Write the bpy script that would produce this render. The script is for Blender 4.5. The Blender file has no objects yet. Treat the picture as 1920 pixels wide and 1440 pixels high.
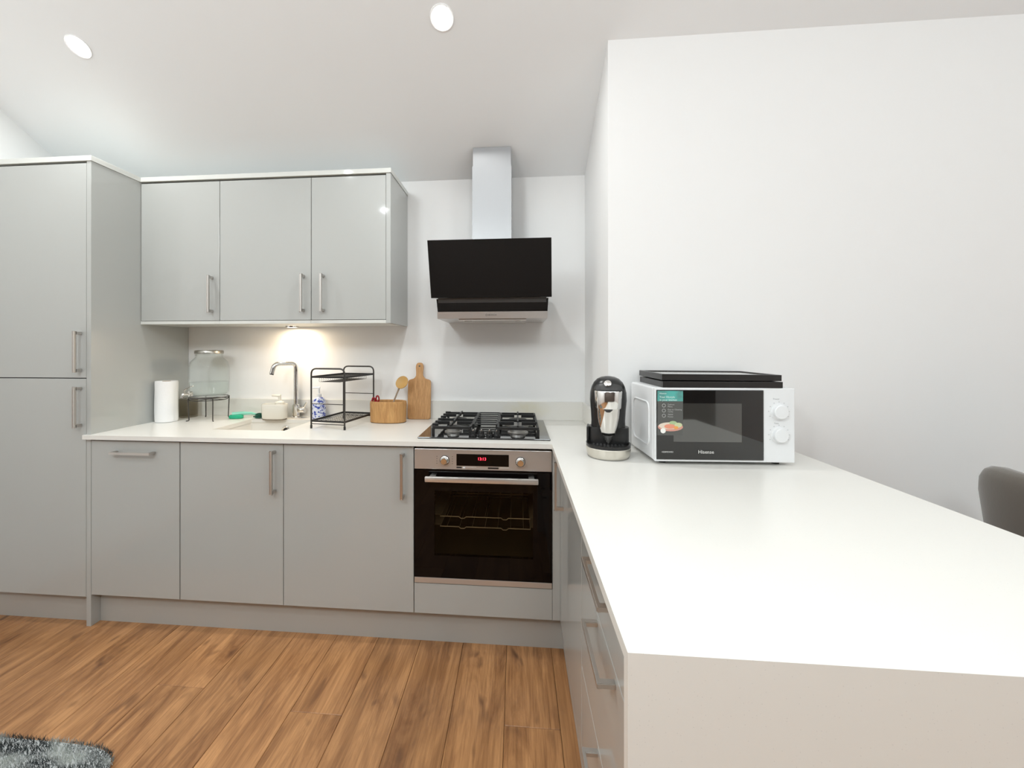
import bpy, bmesh, math, random
from mathutils import Matrix, Vector
random.seed(7)
PI = math.pi
S = bpy.context.scene
C = bpy.context.collection

# ---------------------------------------------------------------- camera
def mat_rows(yaw, pitch, roll):
    fw = Vector((math.sin(yaw)*math.cos(pitch), math.cos(yaw)*math.cos(pitch), -math.sin(pitch)))
    rt = Vector((math.cos(yaw), -math.sin(yaw), 0)); up = rt.cross(fw)
    c, s = math.cos(roll), math.sin(roll)
    return c*rt+s*up, -s*rt+c*up, fw
rt, up, fw = mat_rows(-0.0868, -0.0012, -0.0005)
cam = bpy.data.cameras.new('camera'); co = bpy.data.objects.new('camera', cam); C.objects.link(co)
co.matrix_world = Matrix(((rt.x, up.x, -fw.x, 2.0039), (rt.y, up.y, -fw.y, -2.3748), (rt.z, up.z, -fw.z, 1.3116), (0, 0, 0, 1)))
cam.sensor_width = 36; cam.lens = 777.69/1920*36
cam.shift_x = 58.49/1920; cam.shift_y = -68.34/1920
cam.clip_start = 0.02
S.camera = co
# ---------------------------------------------------------------- world, exposure, lamps seen in the room and added fill lamps
w = bpy.data.worlds.new('world'); S.world = w; w.use_nodes = True
w.node_tree.nodes['Background'].inputs[0].default_value = (0.9, 0.95, 1, 1)
w.node_tree.nodes['Background'].inputs[1].default_value = 0.3
S.view_settings.view_transform = 'Standard'; S.view_settings.look = 'None'
S.view_settings.exposure = 0.13; S.view_settings.gamma = 1; S.view_settings.use_curve_mapping = False
S.cycles.max_bounces = 10; S.cycles.diffuse_bounces = 6; S.cycles.glossy_bounces = 5
S.cycles.transmission_bounces = 8; S.cycles.transparent_max_bounces = 32
S.cycles.sample_clamp_indirect = 4; S.cycles.caustics_reflective = False; S.cycles.caustics_refractive = False
CEIL_M = 0.533; CEIL_Z = 2.284; RIDGE_Y = -1.75; RIDGE_Z = CEIL_Z - CEIL_M*RIDGE_Y
WARM = (0.94, 0.965, 0.95); NEUT = (0.895, 0.955, 0.975)
def lamp(name, kind, loc, power, color, size=0.1, rot=(0, 0, 0), spot=None):
    l = bpy.data.lights.new(name, kind); l.energy = power; l.color = color
    if kind == 'AREA': l.shape = 'DISK'; l.size = size
    else: l.shadow_soft_size = size
    if spot: l.spot_size = spot; l.spot_blend = 0.6
    o = bpy.data.objects.new(name, l); C.objects.link(o); o.location = loc; o.rotation_euler = rot
    return o
DOWN = [(0.062, -0.694), (1.70, -0.705), (0.06, -1.5), (1.70, -1.5)]  # first two are seen downlights; the last two are unseen, added overhead
DOWN_UNSEEN = [(x, y) for y in (-2.6, -3.8) for x in (0.2, 1.8, 3.4)]  # unseen ceiling lamps added towards the rear to light the room evenly
SL = math.atan(CEIL_M)
P_DOWN = 8.5; P_FLAT = 4.5; P_FILL = (62, 36, 24)
for x, y in DOWN:
    lamp('seen_or_added_downlight', 'AREA', (x, y-0.012, CEIL_Z-CEIL_M*y-0.02), P_DOWN if y > -1 else 1.5, WARM, 0.07, (-SL, 0, 0))
for x, y in DOWN_UNSEEN:
    lamp('seen_or_added_downlight', 'AREA', (x, y, RIDGE_Z-0.02), P_FLAT, NEUT, 0.07)
FILL_GLOBES = [(0.75, -3.2, 2.55), (2.4, -3.3, 2.55), (4.0, -3.0, 2.55)]  # lamps added behind the camera to brighten the ceiling and facing walls
for p, pw_ in zip(FILL_GLOBES, P_FILL):
    lamp('added_fill_lamp', 'POINT', p, pw_, NEUT, 0.22)
lamp('puck_lamp', 'AREA', (0.720, -0.10, 1.428), 1.7, (1.0, 0.80, 0.56), 0.05)

# ---------------------------------------------------------------- materials
MATS = {}
def mat(name, col, rough=0.5, metal=0.0, coat=0.0, spec=0.5, emit=None, es=0.0, bump=None, coat_r=0.05, trans=0.0, ior=1.45, vary=None, aniso=0.0):
    if name in MATS: return MATS[name]
    m = bpy.data.materials.new(name); m.use_nodes = True; nt = m.node_tree; b = nt.nodes['Principled BSDF']
    b.inputs['Base Color'].default_value = (*col, 1); b.inputs['Roughness'].default_value = rough
    b.inputs['Metallic'].default_value = metal; b.inputs['Coat Weight'].default_value = coat
    b.inputs['Coat Roughness'].default_value = coat_r; b.inputs['Specular IOR Level'].default_value = spec
    b.inputs['Transmission Weight'].default_value = trans; b.inputs['IOR'].default_value = ior
    b.inputs['Anisotropic'].default_value = aniso
    if emit: b.inputs['Emission Color'].default_value = (*emit, 1); b.inputs['Emission Strength'].default_value = es
    if bump or vary:
        tc = nt.nodes.new('ShaderNodeTexCoord'); mp = nt.nodes.new('ShaderNodeMapping'); nt.links.new(tc.outputs['Object'], mp.inputs[0])
        nz = nt.nodes.new('ShaderNodeTexNoise'); nt.links.new(mp.outputs[0], nz.inputs['Vector'])
        sc, st, stretch = (bump or vary)[:3]
        mp.inputs['Scale'].default_value = stretch
        nz.inputs['Scale'].default_value = sc; nz.inputs['Detail'].default_value = 4
        if bump:
            bp = nt.nodes.new('ShaderNodeBump'); bp.inputs['Strength'].default_value = st; bp.inputs['Distance'].default_value = 0.001
            nt.links.new(nz.outputs['Fac'], bp.inputs['Height']); nt.links.new(bp.outputs[0], b.inputs['Normal'])
        if vary:
            mr = nt.nodes.new('ShaderNodeMix'); mr.data_type = 'RGBA'
            mr.inputs[6].default_value = (*col, 1); mr.inputs[7].default_value = (*vary[3], 1)
            rp = nt.nodes.new('ShaderNodeValToRGB'); rp.color_ramp.elements[0].position = vary[4]; rp.color_ramp.elements[1].position = vary[5]
            nt.links.new(nz.outputs['Fac'], rp.inputs[0]); nt.links.new(rp.outputs[0], mr.inputs[0]); nt.links.new(mr.outputs[2], b.inputs['Base Color'])
    MATS[name] = m
    return m
def wood(name, light, dark, deep, axis='Y', sc=1.0, rough=0.4, coat=0.0, knots=True):
    """grain runs along the given object axis; each object gets its own offset and tone"""
    m = bpy.data.materials.new(name); m.use_nodes = True; nt = m.node_tree; b = nt.nodes['Principled BSDF']; N = nt.nodes.new; L = nt.links.new
    tc = N('ShaderNodeTexCoord'); oi = N('ShaderNodeObjectInfo'); ad = N('ShaderNodeVectorMath'); ad.operation = 'ADD'
    ml = N('ShaderNodeMath'); ml.operation = 'MULTIPLY'; ml.inputs[1].default_value = 37.0; L(oi.outputs['Random'], ml.inputs[0])
    cb = N('ShaderNodeCombineXYZ'); L(ml.outputs[0], cb.inputs[0]); L(ml.outputs[0], cb.inputs[1]); L(ml.outputs[0], cb.inputs[2])
    L(tc.outputs['Object'], ad.inputs[0]); L(cb.outputs[0], ad.inputs[1])
    def nz(scale, ac, detail=5, rough_=0.6, dist=0.0):
        mp = N('ShaderNodeMapping'); L(ad.outputs[0], mp.inputs[0])
        s = [ac, ac, ac]; s['XYZ'.index(axis)] = scale; mp.inputs['Scale'].default_value = [v*sc for v in s]
        n = N('ShaderNodeTexNoise'); n.inputs['Scale'].default_value = 1; n.inputs['Detail'].default_value = detail
        n.inputs['Roughness'].default_value = rough_; n.inputs['Distortion'].default_value = dist; L(mp.outputs[0], n.inputs['Vector']); return n
    a = nz(1.4, 11, 6, 0.66, 1.6); f = nz(4, 160, 3); k = nz(5.0, 13, 2, 0.5, 0.6)
    r = N('ShaderNodeValToRGB'); e = r.color_ramp.elements
    e[0].position = 0.33; e[0].color = (*dark, 1); e[1].position = 0.64; e[1].color = (*light, 1); L(a.outputs['Fac'], r.inputs[0])
    m1 = N('ShaderNodeMix'); m1.data_type = 'RGBA'; m1.blend_type = 'MULTIPLY'; m1.inputs[0].default_value = 0.55
    r2 = N('ShaderNodeValToRGB'); r2.color_ramp.elements[0].position = 0.3; r2.color_ramp.elements[0].color = (0.5, 0.45, 0.4, 1); r2.color_ramp.elements[1].position = 0.6
    L(f.outputs['Fac'], r2.inputs[0]); L(r.outputs[0], m1.inputs[6]); L(r2.outputs[0], m1.inputs[7])
    out = m1.outputs[2]
    if knots:
        r3 = N('ShaderNodeValToRGB'); r3.color_ramp.elements[0].position = 0.61; r3.color_ramp.elements[0].color = (0, 0, 0, 1); r3.color_ramp.elements[1].position = 0.78
        L(k.outputs['Fac'], r3.inputs[0]); m2 = N('ShaderNodeMix'); m2.data_type = 'RGBA'; L(r3.outputs[0], m2.inputs[0]); L(out, m2.inputs[6]); m2.inputs[7].default_value = (*deep, 1)
        out = m2.outputs[2]
    hv = N('ShaderNodeHueSaturation'); mr = N('ShaderNodeMapRange'); mr.inputs[3].default_value = 0.88; mr.inputs[4].default_value = 1.12
    L(oi.outputs['Random'], mr.inputs[0]); L(mr.outputs[0], hv.inputs['Value']); L(out, hv.inputs['Color']); L(hv.outputs[0], b.inputs['Base Color'])
    b.inputs['Roughness'].default_value = rough; b.inputs['Coat Weight'].default_value = coat; b.inputs['Coat Roughness'].default_value = 0.2
    bp = N('ShaderNodeBump'); bp.inputs['Strength'].default_value = 0.15; bp.inputs['Distance'].default_value = 0.0006; L(f.outputs['Fac'], bp.inputs['Height']); L(bp.outputs[0], b.inputs['Normal'])
    return m
def glass(name, tint, refl=0.08, rough=0.0, fres=True):
    """thin tinted pane: lets light straight through and mirrors by Fresnel"""
    m = bpy.data.materials.new(name); m.use_nodes = True; nt = m.node_tree; nt.nodes.clear(); N = nt.nodes.new
    o = N('ShaderNodeOutputMaterial'); mx = N('ShaderNodeMixShader'); t = N('ShaderNodeBsdfTransparent'); g = N('ShaderNodeBsdfGlossy')
    t.inputs[0].default_value = (*tint, 1); g.inputs['Roughness'].default_value = rough
    lw = N('ShaderNodeLayerWeight'); lw.inputs[0].default_value = 0.5; pw = N('ShaderNodeMath'); pw.operation = 'POWER'; pw.inputs[1].default_value = 4.0; nt.links.new(lw.outputs['Facing'], pw.inputs[0])
    f = N('ShaderNodeMath'); f.operation = 'MULTIPLY_ADD'; f.inputs[1].default_value = 0.55; f.inputs[2].default_value = 0.010; nt.links.new(pw.outputs[0], f.inputs[0])
    nt.links.new(f.outputs[0], mx.inputs[0]); nt.links.new(t.outputs[0], mx.inputs[1]); nt.links.new(g.outputs[0], mx.inputs[2]); nt.links.new(mx.outputs[0], o.inputs[0])
    return m
WALL = mat('wall_paint', (0.86, 0.862, 0.86), 0.55, bump=(260, 0.12, (1, 1, 1)))
CEIL = mat('ceiling_paint', (0.885, 0.905, 0.92), 0.7, bump=(200, 0.08, (1, 1, 1)))
REAR = mat('rear_wall_paint', (0.075, 0.055, 0.045), 0.6, bump=(60, 0.1, (1, 1, 1)))
DOOR = mat('grey_gloss_lacquer', (0.44, 0.45, 0.435), 0.35, coat=0.55, coat_r=0.06)
EDGE = mat('pale_grey_board', (0.66, 0.67, 0.64), 0.35, coat=0.2)
PLIN = mat('plinth_board', (0.43, 0.425, 0.40), 0.4, coat=0.15, coat_r=0.2)
GAP = mat('carcass_shadow_edge', (0.10, 0.095, 0.085), 0.6)
NICK = mat('brushed_nickel', (0.62, 0.59, 0.56), 0.36, 1.0, bump=(400, 0.1, (1, 1, 0.05)))
CHROME = mat('chrome', (0.78, 0.77, 0.75), 0.10, 1.0)
STEEL = mat('brushed_steel', (0.62, 0.61, 0.60), 0.30, 0.72, bump=(300, 0.25, (0.04, 1, 3)), aniso=0.5)
STEELV = mat('brushed_steel_duct', (0.31, 0.31, 0.315), 0.33, 0.9, bump=(300, 0.25, (3, 1, 0.05)), aniso=0.6)
BGLASS = mat('black_glass', (0.006, 0.006, 0.006), 0.03, coat=1.0, coat_r=0.01)
OVG = mat('oven_black_glass', (0.004, 0.003, 0.003), 0.04, spec=0.22)
HOBG = mat('hob_glass', (0.012, 0.012, 0.012), 0.06, coat=0.6, coat_r=0.03)
IRON = mat('cast_iron', (0.012, 0.012, 0.012), 0.45, bump=(400, 0.3, (1, 1, 1)))
BLACK = mat('black_plastic', (0.018, 0.018, 0.018), 0.28)
DKPL = mat('dark_grey_plastic', (0.045, 0.045, 0.045), 0.35)
WIRE = mat('black_wire', (0.055, 0.05, 0.045), 0.4, 0.3)
WHITEP = mat('white_plastic', (0.80, 0.81, 0.82), 0.3)
CREAM = mat('cream_ceramic', (0.80, 0.77, 0.69), 0.25, coat=0.3)
SINKM = mat('white_composite', (0.80, 0.78, 0.73), 0.3)
PAPER = mat('paper_towel', (0.88, 0.88, 0.88), 0.9, bump=(120, 0.9, (1, 1, 1)))
LAMPM = mat('lamp_diffuser', (1, 1, 1), 0.5, emit=(1, 0.98, 0.94), es=14)
PUCKM = mat('puck_diffuser', (1, 1, 1), 0.5, emit=(1, 0.85, 0.62), es=5)
WATER = glass('water_tint', (0.972, 0.988, 0.98))
CLEAR = glass('clear_glass', (0.984, 0.991, 0.985))
SMOKE = glass('smoked_glass', (0.87, 0.85, 0.81))
OVENG = glass('oven_pane', (0.60, 0.56, 0.50))
CAV = mat('oven_enamel', (0.13, 0.10, 0.06), 0.6)
FLOORW = wood('oak_laminate', (0.56, 0.285, 0.12), (0.25, 0.108, 0.040), (0.13, 0.055, 0.024), 'Y', 1.0, 0.38, 0.1)
BAMBOO = wood('bamboo', (0.66, 0.37, 0.14), (0.50, 0.25, 0.085), (0.3, 0.15, 0.05), 'Z', 3.0, 0.45, 0.0, False)
BOARDW = wood('board_wood', (0.62, 0.35, 0.15), (0.46, 0.235, 0.09), (0.3, 0.15, 0.05), 'Z', 2.0, 0.5, 0.0, False)
SPOONW = mat('spoon_wood', (0.50, 0.30, 0.10), 0.5)
def quartz():
    m = bpy.data.materials.new('speckled_quartz'); m.use_nodes = True; nt = m.node_tree; b = nt.nodes['Principled BSDF']; N = nt.nodes.new; L = nt.links.new
    tc = N('ShaderNodeTexCoord'); v = N('ShaderNodeTexVoronoi'); v.inputs['Scale'].default_value = 190; L(tc.outputs['Object'], v.inputs['Vector'])
    r = N('ShaderNodeValToRGB'); r.color_ramp.elements[0].position = 0.08; r.color_ramp.elements[0].color = (1, 1, 1, 1); r.color_ramp.elements[1].position = 0.17; r.color_ramp.elements[1].color = (0, 0, 0, 1)
    L(v.outputs['Distance'], r.inputs[0])
    wn = N('ShaderNodeSeparateColor'); L(v.outputs['Color'], wn.inputs[0])
    gt = N('ShaderNodeMath'); gt.operation = 'GREATER_THAN'; gt.inputs[1].default_value = 0.55; L(wn.outputs[0], gt.inputs[0])
    ml = N('ShaderNodeMath'); ml.operation = 'MULTIPLY'; L(r.outputs[0], ml.inputs[0]); L(gt.outputs[0], ml.inputs[1])
    ml2 = N('ShaderNodeMath'); ml2.operation = 'MULTIPLY'; ml2.inputs[1].default_value = 0.30; L(ml.outputs[0], ml2.inputs[0])
    mx = N('ShaderNodeMix'); mx.data_type = 'RGBA'; mx.inputs[6].default_value = (0.765, 0.752, 0.712, 1); mx.inputs[7].default_value = (0.45, 0.45, 0.44, 1)
    L(ml2.outputs[0], mx.inputs[0]); L(mx.outputs[2], b.inputs['Base Color'])
    b.inputs['Roughness'].default_value = 0.28; b.inputs['Specular IOR Level'].default_value = 0.4
    return m
QUARTZ = quartz()
def stained():
    m = quartz(); m.name = 'upstand_quartz'; nt = m.node_tree; N = nt.nodes.new; L = nt.links.new
    b = nt.nodes['Principled BSDF']; src = b.inputs['Base Color'].links[0].from_socket
    tc = N('ShaderNodeTexCoord'); mp = N('ShaderNodeMapping'); mp.inputs['Location'].default_value = (-0.86*5, 0, -0.06*12); mp.inputs['Scale'].default_value = (5, 0, 12)
    g = N('ShaderNodeVectorMath'); g.operation = 'LENGTH'; nz = N('ShaderNodeTexNoise'); nz.inputs['Scale'].default_value = 30
    r = N('ShaderNodeMapRange'); r.inputs[1].default_value = 0.2; r.inputs[2].default_value = 0.75; r.inputs[3].default_value = 0.75; r.inputs[4].default_value = 0.0
    L(tc.outputs['Object'], mp.inputs[0]); L(mp.outputs[0], g.inputs[0]); L(g.outputs['Value'], r.inputs[0]); L(tc.outputs['Object'], nz.inputs['Vector'])
    ml = N('ShaderNodeMath'); ml.operation = 'MULTIPLY'; L(r.outputs[0], ml.inputs[0]); L(nz.outputs['Fac'], ml.inputs[1])
    mx = N('ShaderNodeMix'); mx.data_type = 'RGBA'; L(ml.outputs[0], mx.inputs[0]); L(src, mx.inputs[6]); mx.inputs[7].default_value = (0.72, 0.66, 0.42, 1); L(mx.outputs[2], b.inputs['Base Color'])
    return m
UPQ = stained()

# ---------------------------------------------------------------- geometry helpers (bmesh)
def B(): return bmesh.new()
def box(bm, x0, x1, y0, y1, z0, z1, bev=0.0, seg=2):
    r = bmesh.ops.create_cube(bm, size=1.0); vs = r['verts']
    for v in vs: v.co = Vector(((x0+x1)/2+v.co.x*(x1-x0), (y0+y1)/2+v.co.y*(y1-y0), (z0+z1)/2+v.co.z*(z1-z0)))
    if bev > 0:
        es = list({e for v in vs for e in v.link_edges})
        bmesh.ops.bevel(bm, geom=es, offset=bev, segments=seg, affect='EDGES', profile=0.5)
    return bm
def cyl(bm, p, r, h, axis='Z', seg=32, r2=None, bev=0.0):
    """cylinder from p along +axis"""
    M = {'Z': Matrix.Identity(4), 'X': Matrix.Rotation(PI/2, 4, 'Y'), 'Y': Matrix.Rotation(-PI/2, 4, 'X')}[axis]
    rr = bmesh.ops.create_cone(bm, cap_ends=True, segments=seg, radius1=r, radius2=r if r2 is None else r2, depth=h, matrix=Matrix.Translation(p) @ M @ Matrix.Translation((0, 0, h/2)))
    if bev > 0:
        es = [e for e in {e for v in rr['verts'] for e in v.link_edges} if any(len(f.verts) > 4 for f in e.link_faces)]
        bmesh.ops.bevel(bm, geom=es, offset=bev, segments=2, affect='EDGES', profile=0.5)
    return bm
def tube(bm, pts, r, seg=8, closed=False):
    pts = [Vector(p) for p in pts]; n = len(pts); rings = []
    prev = None
    for i, p in enumerate(pts):
        if closed: t = (pts[(i+1) % n]-pts[i-1]).normalized()
        else: t = (pts[min(i+1, n-1)]-pts[max(i-1, 0)]).normalized()
        if prev is None:
            a = Vector((0, 0, 1)) if abs(t.z) < 0.9 else Vector((1, 0, 0)); u = t.cross(a).normalized()
        else:
            u = (prev-t*prev.dot(t)).normalized()
        prev = u; v = t.cross(u)
        rad = r[i] if isinstance(r, (list, tuple)) else r
        rings.append([bm.verts.new(p+rad*(math.cos(2*PI*k/seg)*u+math.sin(2*PI*k/seg)*v)) for k in range(seg)])
    m = n if closed else n-1
    for i in range(m):
        a, b = rings[i], rings[(i+1) % n]
        for k in range(seg): bm.faces.new((a[k], a[(k+1) % seg], b[(k+1) % seg], b[k]))
    if not closed:
        bm.faces.new(rings[0][::-1]); bm.faces.new(rings[-1])
    return bm
def fillet(pts, rad, n=5):
    """round the corners of a polyline"""
    pts = [Vector(p) for p in pts]; out = [pts[0]]
    for i in range(1, len(pts)-1):
        a, b, c = pts[i-1], pts[i], pts[i+1]
        d1 = (a-b); d2 = (c-b); q = min(rad, d1.length*0.49, d2.length*0.49)
        p1 = b+d1.normalized()*q; p2 = b+d2.normalized()*q
        for k in range(n+1):
            t = k/n; out.append((1-t)**2*p1+2*t*(1-t)*b+t*t*p2)
    out.append(pts[-1]); return out
def loft(bm, rings, caps=True):
    rs = [[bm.verts.new(Vector(p)) for p in r] for r in rings]; n = len(rs[0])
    for a, b in zip(rs, rs[1:]):
        for k in range(n): bm.faces.new((a[k], a[(k+1) % n], b[(k+1) % n], b[k]))
    if caps: bm.faces.new(rs[0][::-1]); bm.faces.new(rs[-1])
    return bm
def lathe(bm, prof, c, seg=36, caps=False):
    return loft(bm, [[(c[0]+r*math.cos(2*PI*k/seg), c[1]+r*math.sin(2*PI*k/seg), c[2]+z) for k in range(seg)] for r, z in prof], caps)
def sell(cx, cy, z, a, b, n=4, seg=40):
    out = []
    for k in range(seg):
        t = 2*PI*k/seg; ct, st = math.cos(t), math.sin(t)
        out.append((cx+a*math.copysign(abs(ct)**(2/n), ct), cy+b*math.copysign(abs(st)**(2/n), st), z))
    return out
def prism(bm, pts, axis, a, b):
    """extrude the polygon given in the other two coordinates along the axis from a to b"""
    def P(p, t): return {'X': (t, p[0], p[1]), 'Y': (p[0], t, p[1]), 'Z': (p[0], p[1], t)}[axis]
    r0 = [bm.verts.new(P(p, a)) for p in pts]; r1 = [bm.verts.new(P(p, b)) for p in pts]; n = len(pts)
    for k in range(n): bm.faces.new((r0[k], r0[(k+1) % n], r1[(k+1) % n], r1[k]))
    bm.faces.new(r0[::-1]); bm.faces.new(r1)
    return bm
def plate(bm, cells, z0, z1):
    """slab from a set of rectangles sharing a grid (holes allowed)"""
    vm = {}
    def V(x, y, z):
        k = (round(x, 5), round(y, 5), round(z, 5))
        if k not in vm: vm[k] = bm.verts.new((x, y, z))
        return vm[k]
    xs = sorted({c[0] for c in cells} | {c[1] for c in cells}); ys = sorted({c[2] for c in cells} | {c[3] for c in cells})
    on = set()
    for i in range(len(xs)-1):
        for j in range(len(ys)-1):
            mx, my = (xs[i]+xs[i+1])/2, (ys[j]+ys[j+1])/2
            if any(c[0] < mx < c[1] and c[2] < my < c[3] for c in cells): on.add((i, j))
    for i, j in on:
        x0, x1, y0, y1 = xs[i], xs[i+1], ys[j], ys[j+1]
        bm.faces.new((V(x0, y0, z1), V(x1, y0, z1), V(x1, y1, z1), V(x0, y1, z1)))
        bm.faces.new((V(x0, y1, z0), V(x1, y1, z0), V(x1, y0, z0), V(x0, y0, z0)))
        for (di, dj, a, b) in ((-1, 0, (x0, y1), (x0, y0)), (1, 0, (x1, y0), (x1, y1)), (0, -1, (x0, y0), (x1, y0)), (0, 1, (x1, y1), (x0, y1))):
            if (i+di, j+dj) not in on: bm.faces.new((V(*a, z0), V(*b, z0), V(*b, z1), V(*a, z1)))
    return bm
WM = {}
def obj(name, bm, m, parent=None, smooth=False, local=False, kind=None, label=None):
    if parent is not None and not local: bm.transform(WM[parent.name].inverted())
    bmesh.ops.recalc_face_normals(bm, faces=bm.faces)
    me = bpy.data.meshes.new(name); bm.to_mesh(me); bm.free()
    me.materials.append(m)
    if smooth:
        for p in me.polygons: p.use_smooth = True
        try: me.set_sharp_from_angle(angle=math.radians(38))
        except Exception: pass
    o = bpy.data.objects.new(name, me); C.objects.link(o)
    if parent is not None:
        o.parent = parent; WM[o.name] = WM[parent.name].copy()
    else: WM[o.name] = Matrix.Identity(4)
    if kind: o['kind'] = kind
    if label: o['label'] = label
    return o
def thing(name, label, cat, loc=(0, 0, 0), rz=0, group=None):
    o = bpy.data.objects.new(name, None); o.empty_display_size = 0.05; C.objects.link(o)
    o.location = loc; o.rotation_euler = (0, 0, rz); o['label'] = label; o['category'] = cat
    if group: o['group'] = group
    WM[o.name] = Matrix.Translation(loc) @ Matrix.Rotation(rz, 4, 'Z')
    return o
def tag(o, label, cat, group=None):
    o['label'] = label; o['category'] = cat
    if group: o['group'] = group
    return o
def text(name, body, size, m, parent, loc, rot=(PI/2, 0, 0), align='CENTER', ext=0.0002):
    cu = bpy.data.curves.new(name, 'FONT'); cu.body = body; cu.size = size; cu.align_x = align; cu.align_y = 'CENTER'; cu.extrude = ext; cu.resolution_u = 2
    t = bpy.data.objects.new('tmp', cu); C.objects.link(t)
    me = bpy.data.meshes.new_from_object(t.evaluated_get(bpy.context.evaluated_depsgraph_get()))
    bpy.data.objects.remove(t); bpy.data.curves.remove(cu)
    from mathutils import Euler
    me.transform(Matrix.Translation(loc) @ Euler(rot).to_matrix().to_4x4()); me.materials.clear(); me.materials.append(m); me.name = name
    o = bpy.data.objects.new(name, me); C.objects.link(o); o.parent = parent; WM[o.name] = WM[parent.name].copy()
    return o
def struct(name, bm, m, smooth=False):
    return obj(name, bm, m, None, smooth, kind='structure')

# ---------------------------------------------------------------- room shell
LX = -0.633; XR = 2.385; YR = -0.597; XE = 5.0; YB = -5.0; ZW = 0.905
struct('wall_back', box(B(), LX-0.1, XR+0.05, 0, 0.12, 0, CEIL_Z+0.05), WALL)
prof = [(0.0, 0), (0.0, CEIL_Z+0.005), (RIDGE_Y, RIDGE_Z+0.005), (YB, RIDGE_Z+0.005), (YB, 0)]
struct('wall_left', prism(B(), prof, 'X', LX-0.12, LX), WALL)
struct('wall_right', prism(B(), [(YR, 0), (YR, CEIL_Z-CEIL_M*YR+0.005), (0.12, CEIL_Z+0.0), (0.12, 0)], 'X', XR, XE), WALL)
struct('wall_far_right', prism(B(), [(YR, 0), (YR, CEIL_Z-CEIL_M*YR+0.005), (RIDGE_Y, RIDGE_Z+0.005), (YB, RIDGE_Z+0.005), (YB, 0)], 'X', XE, XE+0.12), WALL)
struct('wall_rear', box(B(), LX-0.12, XE+0.12, YB-0.12, YB, 0, RIDGE_Z+0.01), REAR)
cp = [(0.12, CEIL_Z-CEIL_M*0.12), (RIDGE_Y, RIDGE_Z), (YB-0.1, RIDGE_Z), (YB-0.1, RIDGE_Z+0.12), (RIDGE_Y-0.02, RIDGE_Z+0.12), (0.12, CEIL_Z+0.08)]
struct('ceiling', prism(B(), cp, 'X', LX-0.12, XE+0.12), CEIL)
fl = struct('floor', box(B(), LX-0.12, XE+0.12, YB-0.12, 0.1, -0.10, -0.011), GAP)
# planks: 193 mm x 1.29 m boards running towards the back wall
PW, PL = 0.193, 1.29
meshes = {}
def plank(x0, x1, y0, y1):
    key = (round(x1-x0, 3), round(y1-y0, 3))
    if key not in meshes:
        bm = box(B(), -(x1-x0)/2+0.0006, (x1-x0)/2-0.0006, -(y1-y0)/2+0.0006, (y1-y0)/2-0.0006, -0.010, 0.0, 0.0012, 1)
        me = bpy.data.meshes.new('floor_plank'); bm.to_mesh(me); bm.free(); me.materials.append(FLOORW); meshes[key] = me
    o = bpy.data.objects.new('floor_plank', meshes[key]); C.objects.link(o); o.location = ((x0+x1)/2, (y0+y1)/2, 0); o.parent = fl
k0 = -9
offs = {0: -0.30, 1: -1.25, 2: -0.15, 3: -0.45}
for k in range(-10, 20):
    x0 = 1.187+k*PW; x1 = x0+PW; x0 = max(x0, LX); x1 = min(x1, XE)
    if x1-x0 < 0.02: continue
    off = {4: -0.93, 0: -0.94, -3: -0.87}.get(k, offs[k % 4] if k % 4 != 0 else -0.30)
    j = off
    while j < 0: j += PL
    while j > YB:
        a, b = max(j-PL, YB), min(j, 0.0)
        if b-a > 0.01: plank(x0, x1, a, b)
        j -= PL
# downlights set in the ceiling
def downlight(x, y, z, tilt, label, grp=None):
    t = thing('ceiling_downlight', label, 'light', (x, y, z), 0, grp)
    t.rotation_euler = (-tilt, 0, 0)
    bm = lathe(B(), [(0.041, -0.001), (0.048, -0.004), (0.050, 0.0), (0.046, 0.003), (0.041, 0.003)], (0, 0, 0), 32); obj('trim_ring', bm, WHITEP, t, True, local=True)
    obj('lamp_lens', cyl(B(), (0, 0, -0.002), 0.041, 0.004), LAMPM, t, True, local=True)
downlight(DOWN[0][0], DOWN[0][1], CEIL_Z-CEIL_M*DOWN[0][1], SL, 'lit round ceiling downlight above the tall grey cabinet')
downlight(DOWN[1][0], DOWN[1][1], CEIL_Z-CEIL_M*DOWN[1][1], SL, 'lit round ceiling downlight above the cooker hood')

# ---------------------------------------------------------------- kitchen units
YF = -0.585; YU = -0.325; TH = 0.019; FX = 2.187
def handle(parent, c, L, axis, out=(0, -1, 0)):
    """bar handle: centre c on the front face, length L along axis, standing off along out"""
    o = Vector(out); a = Vector({'X': (1, 0, 0), 'Y': (0, 1, 0), 'Z': (0, 0, 1)}[axis]); s = a.cross(o); c = Vector(c)
    bm = B()
    def bar(p0, p1, wa, wb, da, db):
        r = bmesh.ops.create_cube(bm, size=1.0)
        mid = (p0+p1)/2; d = p1-p0
        for v in r['verts']:
            q = v.co.copy(); v.co = mid + da*q.x*wa + db*q.y*wb + d*q.z
        es = list({e for v in r['verts'] for e in v.link_edges}); bmesh.ops.bevel(bm, geom=es, offset=0.0015, segments=2, affect='EDGES')
    bar(c+o*0.031-a*L/2, c+o*0.031+a*L/2, 0.011, 0.008, s, o)
    for sg in (-1, 1):
        p = c+a*sg*(L/2-0.008)
        bar(p-o*0.0, p+o*0.030, 0.011, 0.014, s, a)
    return obj('handle', bm, NICK, parent, True)
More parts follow.
